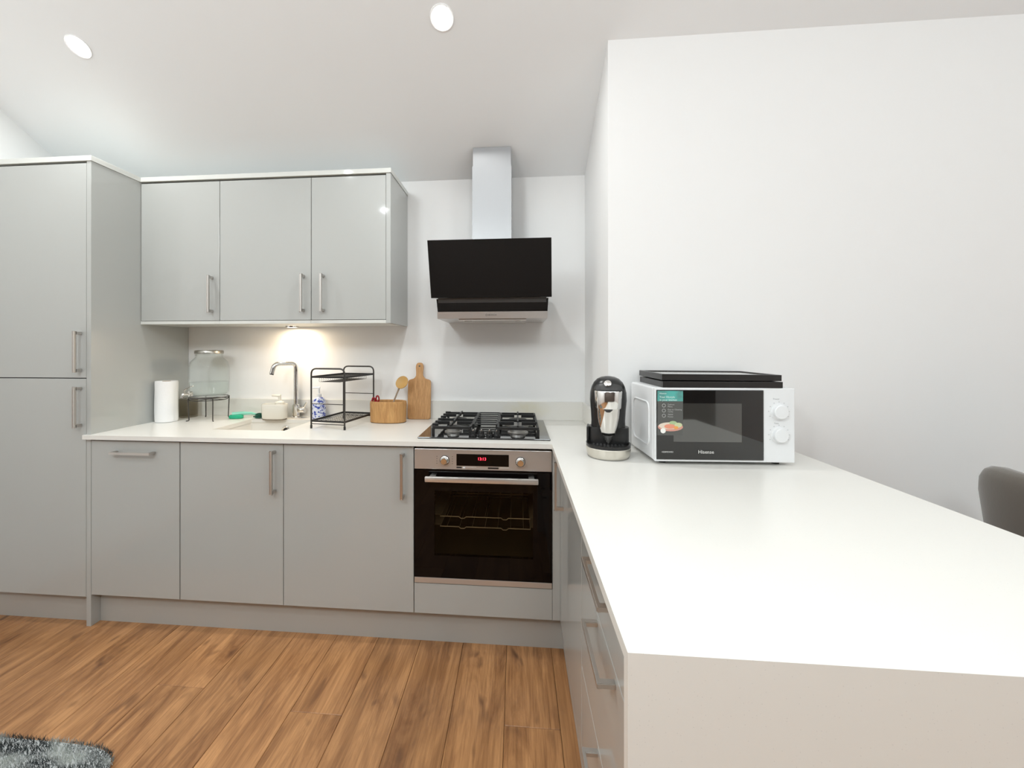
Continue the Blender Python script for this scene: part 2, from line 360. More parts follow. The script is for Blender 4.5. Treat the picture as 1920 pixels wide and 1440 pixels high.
def hollow(x0, x1, y0, y1, z0, z1, t=0.018, lid=True):
    """carcass box open at the front (low y)"""
    bm = B()
    box(bm, x0, x0+t, y0, y1, z0, z1); box(bm, x1-t, x1, y0, y1, z0, z1)
    box(bm, x0+t, x1-t, y0, y1, z0, z0+t); box(bm, x0+t, x1-t, y0, y1 if lid else y0+0.06, z1-t, z1); box(bm, x0+t, x1-t, y1-0.008, y1, z0+t, z1-t)
    return bm
G = 0.0015
X0, X1, X2, X3, X4 = 0.003, 0.453, 0.953, 1.553, 2.153
def base_unit(name, label, x0, x1, hspec, lid=True):
    t = thing(name, label, 'cabinet', ((x0+x1)/2, YF/2, 0.15))
    obj('carcass', hollow(x0+0.0005, x1-0.0005, YF+TH+0.002, -0.02, 0.152, 0.883, lid=lid), GAP, t)
    d = obj('door', box(B(), x0+G, x1-G-(0 if x0 > X0 else 0.002), YF, YF+TH, 0.150, 0.877, 0.0012), DOOR, t)
    handle(d, hspec[0], hspec[1], hspec[2])
    return t
base_unit('base_cabinet', 'narrow grey base unit with horizontal handle beside the tall cabinet', X0, X1, ((0.230, YF, 0.826), 0.205, 'X'))
base_unit('base_cabinet', 'grey base cabinet under the sink with vertical handle at right', X1, X2, ((0.913, YF, 0.755), 0.192, 'Z'), False)
base_unit('base_cabinet', 'widest grey base cabinet directly left of the oven', X2, X3, ((1.506, YF, 0.753), 0.197, 'Z'))
# tall unit
t = thing('tall_cabinet', 'full-height grey two-door cabinet at the left wall', 'cabinet', (-0.31, -0.29, 0))
obj('carcass', hollow(-0.612, -0.021, YF+TH+0.002, -0.004, 0.14, 2.196), GAP, t)
obj('side_panel', box(B(), -0.0205, 0.0025, YF, -0.002, 0.0, 2.196, 0.0008), DOOR, t)
obj('top_board', box(B(), -0.632, 0.005, YF-0.003, -0.002, 2.197, 2.222, 0.0015), EDGE, t)
obj('filler_strip', box(B(), -0.632, -0.6135, YF, -0.06, 0.0, 2.196, 0.0008), DOOR, t)
d = obj('door', box(B(), -0.612, -0.0225, YF, YF+TH, 1.1715, 2.187, 0.0012), DOOR, t); handle(d, (-0.036-0.013, YF, 1.295), 0.19, 'Z')
d = obj('door', box(B(), -0.612, -0.0225, YF, YF+TH, 0.138, 1.1675, 0.0012), DOOR, t); handle(d, (-0.036-0.013, YF, 1.035), 0.19, 'Z')
struct('trim_1', box(B(), -0.612, -0.0215, -0.545, -0.527, 0, 0.1395), PLIN)
struct('trim_2', box(B(), 0.0035, 2.205, -0.540, -0.522, 0, 0.149), PLIN)
struct('trim_3', box(B(), 2.205, 2.223, -1.765, -0.523, 0, 0.149), PLIN)
# wall units
def wall_unit(label, x0, x1, hx, endp=None):
    t = thing('wall_cabinet', label, 'cabinet', ((x0+x1)/2, YU/2, 1.44), 0, None)
    bm = hollow(x0+0.0005, x1-0.0005, YU+TH+0.002, -0.002, 1.455, 2.195); obj('carcass', bm, GAP, t)
    obj('bottom_board', box(B(), x0+0.0003, x1-0.0003+(0.0), YU-0.003, -0.002, 1.4385, 1.4545, 0.0008), EDGE, t)
    d = obj('door', box(B(), x0+G, x1-G, YU, YU+TH, 1.457, 2.189, 0.0012), DOOR, t)
    handle(d, (hx, YU, 1.5935), 0.192, 'Z')
    if endp: obj('end_panel', box(B(), *endp, YU-0.003, -0.002, 1.4385, 2.1965, 0.0008), DOOR, t)
    return t
wall_unit('grey wall cabinet next to the tall cabinet, its handle at lower right', 0.0035, 0.45, 0.409)
wall_unit('middle grey wall cabinet above the tap', 0.45, 0.95, 0.91)
wall_unit('grey wall cabinet nearest the cooker hood, handle at lower left', 0.95, 1.345, 1.015, (1.3455, 1.369))
tag(obj('cornice_board', box(B(), 0.0055, 1.372, YU-0.006, -0.002, 2.198, 2.222, 0.0015), EDGE), 'pale cornice board along the top of the wall cabinets', 'cornice')
# puck light under the middle wall unit
t = thing('puck_light', 'small lit round puck light under the middle wall cabinet', 'light', (0.720, -0.10, 1.438))
obj('rim', lathe(B(), [(0.026, -0.0085), (0.034, -0.008), (0.035, 0.0), (0.026, 0.0)], (0.720, -0.10, 1.438)), CHROME, t, True)
obj('lens', cyl(B(), (0.720, -0.10, 1.4305), 0.026, 0.007), PUCKM, t, True)

# worktop: L shape with the sink cut out, upstand and waterfall end
PX0, PX1, PY0 = 2.151, 3.088, -1.806
SX0, SX1, SY0, SY1 = 0.485, 0.862, -0.425, -0.115
t = thing('worktop', 'white L-shaped quartz worktop with waterfall end and upstand', 'worktop', (1.2, -0.3, ZW))
z0 = 0.885
cells = [(0.003, SX0, -0.605, -0.001), (-0.0205, 0.003, -0.605, -0.587), (SX0, SX1, -0.605, SY0), (SX0, SX1, SY1, -0.001), (SX1, PX0, -0.605, -0.001),
         (PX0, XR-0.001, -0.605, -0.001), (PX0, PX1, PY0+0.02, -0.605), (XR-0.001, PX1, -0.605, YR-0.001)]
obj('worktop_slab', plate(B(), cells, z0, ZW), QUARTZ, t)
obj('waterfall_end', box(B(), PX0, PX1, PY0, PY0+0.02, 0.0, ZW), QUARTZ, t)
t = thing('upstand', 'low white quartz upstand along the wall behind the worktop', 'upstand', (1.2, -0.01, ZW+0.0003))
obj('back_upstand', box(B(), 0.0035, XR-0.001, -0.016, -0.001, ZW+0.0003, 1.008, 0.001), UPQ, t)
obj('side_upstand', box(B(), XR-0.016, XR-0.001, YR+0.002, -0.0165, ZW+0.0003, 1.008, 0.001), QUARTZ, t)
# peninsula units (fronts face -x)
def pen_front(parent, name, y0, y1, z0, z1):
    return obj(name, box(B(), FX, FX+TH, y0+G, y1-G, z0, z1, 0.0012), DOOR, parent)
t = thing('corner_filler', 'grey L-shaped corner filler post between oven and peninsula', 'panel', (2.18, -0.6, 0.15))
obj('front_strip', box(B(), X4+0.0015, FX, YF, YF+TH, 0.150, 0.877, 0.0008), DOOR, t)
obj('side_strip', box(B(), FX+0.0002, FX+TH, -0.669, YF+TH, 0.150, 0.877, 0.0008), DOOR, t)
t = thing('base_cabinet', 'peninsula door unit facing the floor, next to the corner', 'cabinet', (2.4, -0.92, 0.15))
bm = B(); box(bm, FX+TH+0.002, 2.75, -1.169, -0.672, 0.152, 0.17); box(bm, FX+TH+0.002, 2.75, -1.169, -1.151, 0.17, 0.883); box(bm, FX+TH+0.002, 2.75, -0.69, -0.672, 0.17, 0.883); box(bm, 2.735, 2.75, -1.151, -0.69, 0.17, 0.883)
obj('carcass', bm, GAP, t)
d = pen_front(t, 'door', -1.17, -0.670, 0.150, 0.877); handle(d, (FX, -0.712, 0.763), 0.19, 'Z', (-1, 0, 0))
t = thing('drawer_cabinet', 'peninsula unit of three wide drawers by the waterfall end', 'cabinet', (2.4, -1.47, 0.15))
bm = B(); box(bm, FX+TH+0.002, 2.75, -1.78, -1.171, 0.152, 0.17); box(bm, FX+TH+0.002, 2.75, -1.78, -1.762, 0.17, 0.883); box(bm, FX+TH+0.002, 2.75, -1.189, -1.171, 0.17, 0.883); box(bm, 2.735, 2.75, -1.762, -1.189, 0.17, 0.883)
obj('carcass', bm, GAP, t)
for z_0, z_1, hz in ((0.150, 0.4065, 0.383), (0.4095, 0.702, 0.680), (0.705, 0.877, 0.823)):
    d = pen_front(t, 'drawer', -1.782, -1.172, z_0, z_1); handle(d, (FX, -1.49, hz), 0.19, 'Y', (-1, 0, 0))
tag(obj('back_panel', box(B(), 2.752, 2.772, PY0+0.022, YR-0.003, 0.0, 0.884, 0.001), DOOR), 'grey panel closing the seating side of the peninsula', 'panel')

# sink
t = thing('sink', 'white undermount sink set in the worktop below the tap', 'sink', ((SX0+SX1)/2, (SY0+SY1)/2, 0.72))
bm = B(); e = 0.012
cx, cy = (SX0+SX1)/2, (SY0+SY1)/2; a, b_ = (SX1-SX0)/2, (SY1-SY0)/2
def rr(z, dx, dy, r):
    a2, b2 = a+dx, b_+dy
    p = fillet([(cx, cy-b2, z), (cx+a2, cy-b2, z), (cx+a2, cy+b2, z), (cx-a2, cy+b2, z), (cx-a2, cy-b2, z), (cx, cy-b2, z)], r, 6)
    return p[:-1]
loft(bm, [rr(0.8845, 0.022, 0.022, 0.02), rr(0.8845, 0.004, 0.004, 0.012), rr(0.80, 0.003, 0.003, 0.014), rr(0.742, -0.002, -0.002, 0.02), rr(0.733, -0.014, -0.014, 0.02), rr(0.730, -0.12, -0.10, 0.02)], False)
loft(bm, [rr(0.730, -0.12, -0.10, 0.02), rr(0.729, -0.19, -0.15, 0.001)], True)
loft(bm, [rr(0.8845, 0.022, 0.022, 0.02), rr(0.8800, 0.020, 0.020, 0.02), rr(0.878, 0.012, 0.012, 0.014), rr(0.725, 0.008, 0.008, 0.02), rr(0.718, -0.02, -0.02, 0.02)], False)
obj('basin', bm, SINKM, t, True)
obj('drain', cyl(B(), (cx, cy, 0.716), 0.045, 0.014, bev=0.002), CHROME, t, True)
obj('overflow', lathe(B(), [(0.012, 0.0), (0.02, 0.003), (0.022, 0.0)], (0, 0, 0), 24, True), CHROME, t, True)
o = t.children[-1]; o.data.transform(WM[t.name].inverted() @ Matrix.Translation((0.690, SY1-0.002, 0.845)) @ Matrix.Rotation(PI/2, 4, 'X') @ WM[t.name])
bm = cyl(B(), (0.690, SY1-0.0065, 0.845), 0.011, 0.004, 'Y'); obj('overflow_hole', bm, BLACK, t, True)

# ---------------------------------------------------------------- oven
t = thing('built_in_oven', 'built-in oven with steel control panel and black glass door under the hob', 'oven', (1.853, -0.3, 0.28))
ox0, ox1 = X3+0.003, X4-0.001
cp_ = obj('control_panel', box(B(), ox0, ox1, YF-0.003, YF+0.03, 0.783, 0.872, 0.002), STEEL, t)
dsp = obj('display', box(B(), 1.742, 1.969, YF-0.0045, YF-0.002, 0.801, 0.852, 0.0005), OVG, cp_)
RED = mat('red_led', (0.2, 0, 0), 0.4, emit=(1, 0.03, 0.06), es=5)
text('clock_digits', '13:13', 0.017, RED, cp_, Vector((1.853, YF-0.0048, 0.832))-t.location)
for bx0, bx1, m_ in ((1.742, 1.765, DKPL), (1.770, 1.780, WHITEP), (1.782, 1.83, STEEL), (1.879, 1.925, BLACK), (1.93, 1.969, STEEL)):
    obj('touch_button', box(B(), bx0, bx1, YF-0.0042, YF-0.002, 0.790, 0.7965, 0.0004), m_, cp_)
MARK = mat('printed_mark', (0.12, 0.12, 0.12), 0.5)
for kx in (1.690, 2.019):
    kn = obj('knob', lathe(B(), [(0.0185, 0.0), (0.0185, 0.004), (0.0155, 0.006), (0.0145, 0.022), (0.0125, 0.025), (0.0001, 0.025)], (0, 0, 0), 32), CHROME, cp_, True, local=True)
    kn.data.transform(Matrix.Translation(Vector((kx, YF-0.003, 0.823))-t.location) @ Matrix.Rotation(PI/2, 4, 'X'))
    obj('knob_ring', tube(B(), [(kx+0.0205*math.cos(a_), YF-0.0035, 0.823+0.0205*math.sin(a_)) for a_ in [2*PI*i/32 for i in range(32)]], 0.001, 6, True), DKPL, cp_, True)
bm = B()
for dx in (-0.034, 0.034):
    for k in range(4): box(bm, 1.690+dx-0.002, 1.690+dx+0.002, YF-0.0034, YF-0.002, 0.808+k*0.010, 0.8105+k*0.010)
obj('programme_marks', bm, MARK, cp_, kind='stuff')
# door: glass ring with tinted pane, steel strip, handle
wx0, wx1, wz0, wz1 = 1.645, 2.072, 0.408, 0.690
dx0, dx1, dz0, dz1 = ox0, ox1, 0.311, 0.780
bm = B()
for a0, a1, b0, b1 in ((dx0, wx0, dz0, dz1), (wx1, dx1, dz0, dz1), (wx0, wx1, dz0, wz0), (wx0, wx1, wz1, dz1)):
    box(bm, a0, a1, YF-0.004, YF+0.016, b0, b1)
bmesh.ops.remove_doubles(bm, verts=bm.verts, dist=1e-5)
dr = obj('door', bm, OVG, t)
obj('window_pane', box(B(), wx0, wx1, YF-0.0038, YF-0.0015, wz0, wz1), OVENG, dr)
obj('door_strip', box(B(), dx0, dx1, YF-0.004, YF+0.016, 0.2855, 0.3105, 0.0015), STEEL, dr)
hz = 0.752
bm = B(); box(bm, 1.612, 2.093, YF-0.052, YF-0.036, hz-0.011, hz+0.011, 0.003)
for hx in (1.640, 2.065): box(bm, hx-0.012, hx+0.012, YF-0.037, YF-0.004, hz-0.008, hz+0.008, 0.001)
obj('door_handle', bm, mat('satin_aluminium', (0.72, 0.69, 0.66), 0.32, 0.85), dr, True)
bm = hollow(1.60, 2.12, YF+0.018, -0.10, 0.33, 0.76, 0.012); obj('cavity', bm, CAV, t)
RACK = mat('rack_wire', (0.85, 0.76, 0.58), 0.4, 0.3)
for rz_ in (0.560, 0.515, 0.612):
    bm = B(); y_ = YF+0.045
    x_a, x_b = 1.662, 2.062
    pts = [(x_a, y_, rz_)]
    for xc in (1.762, 1.95):
        pts += [(xc-0.016, y_, rz_), (xc-0.008, y_, rz_-0.007), (xc+0.008, y_, rz_-0.007), (xc+0.016, y_, rz_)]
    pts += [(x_b, y_, rz_)]
    if rz_ > 0.6: pts = [(x_a, y_+0.18, rz_-0.01), (x_b, y_+0.18, rz_-0.01)]
    tube(bm, pts, 0.0022, 6)
    if rz_ < 0.6:
        for k in range(7): xx = x_a+0.03+k*(x_b-x_a-0.06)/6; tube(bm, [(xx, y_+0.01, rz_), (xx, -0.16, rz_)], 0.0009, 5)
        tube(bm, [(x_a, y_, rz_), (x_a, -0.16, rz_), (x_b, -0.16, rz_), (x_b, y_, rz_)], 0.002, 6)
        for sx in (1.6125, 2.1075): box(bm, min(sx, x_a if sx < 1.8 else x_b), max(sx, x_a if sx < 1.8 else x_b), y_+0.02, -0.17, rz_-0.002, rz_)
    obj('oven_rack', bm, RACK, t, True)
tag(obj('filler_panel', box(B(), X3+G, X4+0.0005, YF, YF+TH, 0.150, 0.282, 0.0012), DOOR), 'low grey filler panel directly below the oven', 'panel')

# ---------------------------------------------------------------- gas hob
t = thing('gas_hob', 'black glass four-burner gas hob with cast iron pan supports', 'hob', (1.853, -0.29, ZW))
hx0, hx1, hy0, hy1 = 1.558, 2.150, -0.540, -0.055
HZ = ZW+0.007
obj('glass_plate', box(B(), hx0, hx1, hy0, hy1, ZW+0.0003, HZ, 0.002), HOBG, t)
ALU = mat('burner_aluminium', (0.45, 0.44, 0.42), 0.4, 0.9)
for bx, by, br in ((1.700, -0.405, 0.030), (1.700, -0.185, 0.042), (2.008, -0.185, 0.052), (2.008, -0.400, 0.036)):
    bu = obj('burner', lathe(B(), [(br*1.35, 0), (br*1.35, 0.004), (br*1.05, 0.006), (br, 0.018), (0.0001, 0.018)], (bx, by, HZ), 32), ALU, t, True)
    obj('burner_cap', lathe(B(), [(br*0.93, 0.018), (br*0.97, 0.021), (br*0.9, 0.026), (0.0001, 0.027)], (bx, by, HZ), 32), IRON, bu, True)
gz0, gz1 = HZ+0.034, HZ+0.044
def grate(x0, x1, y0, y1, burners, out_l=False, out_r=False):
    bm = B(); wv = 0.0045
    for yy in (y0, y1): box(bm, x0, x1, yy-wv, yy+wv, gz0-0.004, gz1-0.001, 0.0012)
    for xx in (x0, x1): box(bm, xx-wv, xx+wv, y0, y1, gz0-0.004, gz1-0.001, 0.0012)
    for xx in (x0, x1):
        for yy in (y0, y1): box(bm, xx-0.006, xx+0.006, yy-0.006, yy+0.006, HZ, gz0, 0.001)
    ym = (y0+y1)/2; box(bm, x0, x1, ym-wv, ym+wv, gz0-0.004, gz1-0.001, 0.0012)
    for bx, by in burners:
        r0 = 0.018
        for sx in (-1, 1):
            xe = x0 if sx < 0 else x1
            a_, b2 = sorted((bx+sx*r0, xe)); box(bm, a_, b2, by-0.004, by+0.004, gz0, gz1+0.006, 0.0012)
        for ye in sorted((y0, ym, y1), key=lambda q: abs(q-by))[:2]:
            sg = 1 if ye > by else -1
            a_, b2 = sorted((by+sg*r0, ye)); box(bm, bx-0.004, bx+0.004, a_, b2, gz0, gz1+0.006, 0.0012)
    n = 6
    for side, flag in ((x0, out_l), (x1, out_r)):
        if flag:
            for k in range(n):
                yy = y0+0.03+(y1-y0-0.06)*k/(n-1); box(bm, side-0.010, side+0.018, yy-0.0045, yy+0.0045, gz0-0.002, gz1+0.006, 0.0012)
    return obj('pan_support', bm, IRON, t)
grate(1.622, 1.792, -0.500, -0.080, [(1.700, -0.405), (1.700, -0.185)], True, False)
grate(1.918, 2.098, -0.500, -0.080, [(2.008, -0.185), (2.008, -0.400)], False, False)
bm = B()
for xx in (1.800, 1.910): box(bm, xx-0.0045, xx+0.0045, -0.44, -0.080, gz0-0.004, gz1, 0.0012)
for k in range(7): yy = -0.43+k*0.058; tube(bm, [(1.800, yy, gz1-0.003), (1.910, yy, gz1-0.003)], 0.0036, 8)
for xx in (1.800, 1.910):
    for yy in (-0.436, -0.084): box(bm, xx-0.005, xx+0.005, yy-0.005, yy+0.005, HZ, gz0)
obj('pan_support', bm, IRON, t)
for kx in (1.806, 1.843, 1.880, 1.917-0.004):
    kb = obj('burner_knob', lathe(B(), [(0.0165, 0), (0.0165, 0.006), (0.014, 0.008), (0.013, 0.022), (0.011, 0.024), (0.0001, 0.024)], (kx, -0.494, HZ), 28), BLACK, t, True)
    obj('knob_grip', box(B(), kx-0.0025, kx+0.0025, -0.509, -0.481, HZ+0.0235, HZ+0.031, 0.001), CHROME, kb)

# ---------------------------------------------------------------- cooker hood
t = thing('cooker_hood', 'angled black glass cooker hood with brushed steel chimney', 'hood', (1.87, -0.2, 1.45))
hx0, hx1 = 1.5745, 2.162
def slab(xa0, xa1, ya, za, xb0, xb1, yb, zb, th, m, name, par):
    """panel whose top edge is at (ya, za) and bottom edge at (yb, zb), thickness backwards"""
    bm = B()
    loft(bm, [[(xa0, ya, za), (xa1, ya, za), (xa1, ya+th, za-0.002), (xa0, ya+th, za-0.002)], [(xb0, yb, zb), (xb1, yb, zb), (xb1, yb+th, zb), (xb0, yb+th, zb)]])
    es = list(bm.edges); bmesh.ops.bevel(bm, geom=es, offset=0.001, segments=1, affect='EDGES')
    return obj(name, bm, m, par)
slab(1.573, 2.166, -0.405, 1.832, 1.585, 2.170, -0.372, 1.556, 0.008, BGLASS, 'upper_glass', t)
slab(1.607, 2.156, -0.350, 1.5545, 1.613, 2.152, -0.3475, 1.4905, 0.006, BGLASS, 'lower_glass', t)
bm = prism(B(), [(-0.394, 1.822), (-0.364, 1.556), (-0.355, 1.556), (-0.338, 1.492), (-0.001, 1.492), (-0.001, 1.60), (-0.09, 1.70), (-0.18, 1.70), (-0.36, 1.822)], 'X', 1.616, 2.146)
obj('housing', bm, DKPL, t)
bs = obj('steel_base', prism(B(), [(-0.352, 1.4900), (-0.346, 1.4565), (-0.001, 1.4565), (-0.001, 1.4900)], 'X', 1.612, 2.152), STEEL, t)
obj('grease_filter', box(B(), 1.715, 2.050, -0.332, -0.05, 1.4475, 1.4562, 0.001), NICK, t)
for lx in (1.76, 2.005): obj('hood_lamp', cyl(B(), (lx, -0.30, 1.4445), 0.018, 0.003), mat('unlit_lens', (0.7, 0.7, 0.68), 0.2), t, True)
text('lettering', 'BOSCH', 0.0125, MARK, t, Vector((1.885, -0.3497, 1.4735))-t.location, (PI/2+0.17, 0, 0))
obj('emblem', tube(B(), [(1.856+0.0045*math.cos(a_), -0.3503, 1.4735+0.0045*math.sin(a_)) for a_ in [2*PI*i/20 for i in range(20)]], 0.0007, 5, True), MARK, t)
cf = -0.185
zt = lambda y: CEIL_Z-CEIL_M*y-0.004
bm = prism(B(), [(cf, 1.70), (cf, 2.276), (-0.001, 2.276), (-0.001, 1.70)], 'X', 1.768, 1.976); obj('lower_duct', bm, STEELV, t)
bm = prism(B(), [(cf+0.004, 2.2765), (cf+0.004, zt(cf+0.004)), (-0.001, zt(-0.001)), (-0.001, 2.2765)], 'X', 1.771, 1.973); obj('upper_duct', bm, STEELV, t)

# ---------------------------------------------------------------- microwave
mw_rz = math.radians(2.4)
t = thing('microwave', 'white microwave oven with black glass door on the peninsula', 'microwave', (2.482, -0.884, ZW), mw_rz)
MW, MD, MZ0, MZ1 = 0.472, 0.262, 0.012, 0.268
bm = box(B(), 0, MW, 0.018, MD, MZ0, MZ1, 0.006); obj('casing', bm, WHITEP, t, local=True)
bm = box(B(), 0, MW, 0, 0.0175, MZ0, MZ1, 0.003); obj('front_frame', bm, WHITEP, t, local=True)
dr = obj('door', box(B(), 0.005, 0.366, -0.004, 0.002, 0.020, 0.261, 0.0015), BGLASS, t, local=True)
obj('door_window', box(B(), 0.062, 0.292, -0.0044, -0.0035, 0.082, 0.215), mat('mesh_window', (0.035, 0.035, 0.032), 0.05, coat=1.0, coat_r=0.02, ior=1.95), dr, local=True)
for kz, nm in ((0.187, 'upper'), (0.107, 'lower')):
    kb = obj('knob', lathe(B(), [(0.0285, 0), (0.0285, 0.002), (0.0245, 0.003), (0.0235, 0.014), (0.0215, 0.016), (0.0001, 0.0165)], (0, 0, 0), 36), WHITEP, t, True, local=True)
    kb.data.transform(Matrix.Translation((0.419, 0, kz)) @ Matrix.Rotation(PI/2, 4, 'X'))
GREYM = mat('grey_print', (0.55, 0.56, 0.57), 0.5)
bm = B()
for kz in (0.187, 0.107):
    for k in range(9):
        a_ = PI*(1.15-1.3*k/8); x_, z_ = 0.419+0.034*math.cos(a_), kz+0.034*math.sin(a_)
        box(bm, x_-0.0018, x_+0.0018, -0.0006, 0.0002, z_-0.0012, z_+0.0012)
obj('dial_marks', bm, GREYM, t, local=True, kind='stuff')
text('dial_caption', 'Power', 0.008, GREYM, t, (0.410, -0.0004, 0.231)); text('dial_caption', 'Time', 0.008, GREYM, t, (0.410, -0.0004, 0.147))
LETTER = mat('pale_lettering', (0.72, 0.72, 0.70), 0.4)
text('brand_lettering', 'Hisense', 0.017, LETTER, t, (0.172, -0.0042, 0.047)); text('model_lettering', 'H20MOWS1', 0.0075, LETTER, t, (0.042, -0.0042, 0.046))
# pressed panel on the left side, feet
pts = fillet([(0.05, 0.05), (0.05, 0.215), (0.225, 0.215), (0.225, 0.05), (0.05, 0.05)], 0.03, 6)
pts = [(p[0], p[1]) for p in [(q.x, q.y) for q in [Vector((a_[0], a_[1])) for a_ in [(0.055, 0.055), (0.055, 0.21), (0.225, 0.21), (0.225, 0.055)]]]]
ring = fillet([Vector((0, (pts[0][0]+pts[1][0])/2, (pts[0][1]+pts[1][1])/2))]+[Vector((0, p[0], p[1])) for p in (pts[1], pts[2], pts[3], pts[0])]+[Vector((0, (pts[0][0]+pts[1][0])/2, (pts[0][1]+pts[1][1])/2))], 0.03, 6)[:-1]
obj('pressed_rim', tube(B(), [(-0.0002, p.y, p.z) for p in ring], 0.0035, 8, True), WHITEP, t, True, local=True)
for fx in (0.04, MW-0.04):
    for fy in (0.04, MD-0.04): obj('foot', cyl(B(), (fx, fy, 0.0), 0.012, 0.012, seg=16), DKPL, t, True, local=True)
# sticker on the door
st = obj('door_sticker', box(B(), 0.007, 0.094, -0.0046, -0.0040, 0.104, 0.258), mat('sticker_dark', (0.10, 0.10, 0.095), 0.35), dr, local=True)
TEAL = mat('sticker_teal', (0.10, 0.42, 0.38), 0.35, vary=(14, 0, (1, 1, 1), (0.10, 0.22, 0.20), 0.45, 0.65))
TXT = mat('sticker_text', (0.70, 0.80, 0.78), 0.4)
def on_st(name, bm, m): return obj(name, bm, m, dr, local=True)
on_st('sticker_band', box(B(), 0.007, 0.094, -0.0050, -0.0046, 0.222, 0.258), TEAL)
text('sticker_text', 'Hisense', 0.0075, TXT, dr, (0.014, -0.0052, 0.249), align='LEFT')
text('sticker_text', 'Your lifestyle\nin your kitchen', 0.0098, TXT, dr, (0.014, -0.0052, 0.2315), align='LEFT')
GT = mat('sticker_grey', (0.42, 0.42, 0.41), 0.4)
for k, s_ in enumerate(('Defrost\nMenu', 'Easy to Cleaning\nCavity', '700W\nPower')):
    zc = 0.207-k*0.0175
    obj('sticker_icon', tube(B(), [(0.029+0.0055*math.cos(a_), -0.0049, zc+0.0055*math.sin(a_)) for a_ in [2*PI*i/20 for i in range(20)]], 0.0010, 5, True), GT, dr, local=True)
    text('sticker_text', s_, 0.0072, GT, dr, (0.042, -0.0049, zc), align='LEFT')
def disc(x, z, rx, rz_, y, m, name='sticker_food'):
    bm = B(); vs = [bm.verts.new((x+rx*math.cos(2*PI*k/20), y, z+rz_*math.sin(2*PI*k/20))) for k in range(20)]; bm.faces.new(vs)
    r = bmesh.ops.extrude_face_region(bm, geom=bm.faces[:]); bmesh.ops.translate(bm, vec=(0, 0.0004, 0), verts=[v for v in r['geom'] if isinstance(v, bmesh.types.BMVert)])
    return obj(name, bm, m, dr, local=True)
sal = mat('print_salmon', (0.75, 0.30, 0.20), 0.4); disc(0.051, 0.133, 0.043, 0.015, -0.0051, mat('print_plate', (0.62, 0.30, 0.24), 0.4)); disc(0.048, 0.137, 0.037, 0.012, -0.0053, mat('print_cream', (0.72, 0.62, 0.52), 0.4))
disc(0.050, 0.135, 0.020, 0.008, -0.0056, sal); disc(0.060, 0.147, 0.013, 0.007, -0.0055, mat('print_leaf', (0.38, 0.50, 0.28), 0.4)); disc(0.078, 0.140, 0.013, 0.008, -0.0057, mat('print_leaf_pale', (0.55, 0.60, 0.36), 0.4))
disc(0.026, 0.120, 0.009, 0.009, -0.0059, mat('print_egg', (0.85, 0.84, 0.80), 0.4)); disc(0.070, 0.131, 0.008, 0.005, -0.0060, mat('print_carrot', (0.80, 0.36, 0.10), 0.4))

# two shallow black trays on the microwave
TRB = mat('black_lacquer', (0.022, 0.020, 0.019), 0.30)
def tray(label, loc, rz, tilt, pale):
    t = thing('tray', label, 'tray', loc, rz)
    t.rotation_euler = (tilt[0], tilt[1], rz); W, D, H = 0.402, 0.250, 0.021
    bm = B()
    for a0, a1, b0, b1 in ((0, W, 0, 0.012), (0, W, D-0.012, D), (0, 0.012, 0.012, D-0.012), (W-0.012, W, 0.012, D-0.012)): box(bm, a0, a1, b0, b1, 0, H, 0.0008)
    obj('rim', bm, TRB, t, local=True)
    obj('base', box(B(), 0.012, W-0.012, 0.012, D-0.012, 0.002, 0.0175 if pale else 0.008), mat('tray_glass', (0.42, 0.41, 0.39), 0.10, coat=0.5) if pale else TRB, t, local=True)
MT = ZW+MZ1
tray('lower black tray lying directly on the microwave', (2.512, -0.876, MT+0.0005), mw_rz*0.6, (0, 0), False)
tray('upper black-rimmed tray with pale glossy panel, topmost on the microwave', (2.510, -0.873, MT+0.0265), mw_rz*0.6, (0, 0.006), True)

# ---------------------------------------------------------------- coffee machine
cx, cy = 2.347, -0.772
t = thing('coffee_machine', 'black capsule coffee machine with chrome front beside the microwave', 'coffee machine', (cx, cy, ZW), 0)
def ring2(z, w, d, oy=0, n=2.6): return sell(cx, cy+oy, ZW+z, w/2, d/2, n, 48)
obj('base', loft(B(), [ring2(0.000, 0.140, 0.146, 0, 2.1), ring2(0.002, 0.150, 0.156, 0, 2.1), ring2(0.020, 0.161, 0.166, 0, 2.1), ring2(0.036, 0.163, 0.168, 0, 2.1), ring2(0.038, 0.160, 0.165, 0, 2.1)]), mat('champagne_metal', (0.70, 0.67, 0.60), 0.28, 0.9), t, True)
obj('base_trim', loft(B(), [ring2(-0.0, 0.136, 0.142, 0, 2.1), ring2(0.004, 0.1525, 0.1585, 0, 2.1)]), BLACK, t, True)
obj('drip_tray', loft(B(), [ring2(0.038, 0.160, 0.165, 0, 2.1), ring2(0.050, 0.162, 0.167, 0, 2.1), ring2(0.050, 0.150, 0.155, 0, 2.1), ring2(0.044, 0.142, 0.148, 0, 2.1)]), BLACK, t, True)
bm = B()
for k in range(9): xx = cx-0.052+k*0.013; box(bm, xx-0.0035, xx+0.0035, cy-0.062+abs(k-4)*0.004, cy-0.012, ZW+0.0445, ZW+0.0475)
obj('drip_grille', bm, DKPL, t)
prof_ = [(0.040, 0.150, 0.090, 0.030), (0.060, 0.152, 0.092, 0.030), (0.100, 0.152, 0.090, 0.030), (0.106, 0.150, 0.088, 0.030), (0.1065, 0.126, 0.088, 0.028), (0.130, 0.124, 0.090, 0.025), (0.170, 0.128, 0.098, 0.018), (0.210, 0.134, 0.112, 0.006), (0.240, 0.131, 0.118, 0.000), (0.262, 0.120, 0.116, 0.0), (0.278, 0.104, 0.104, 0.002), (0.290, 0.080, 0.084, 0.004), (0.297, 0.050, 0.054, 0.005), (0.300, 0.018, 0.020, 0.006)]
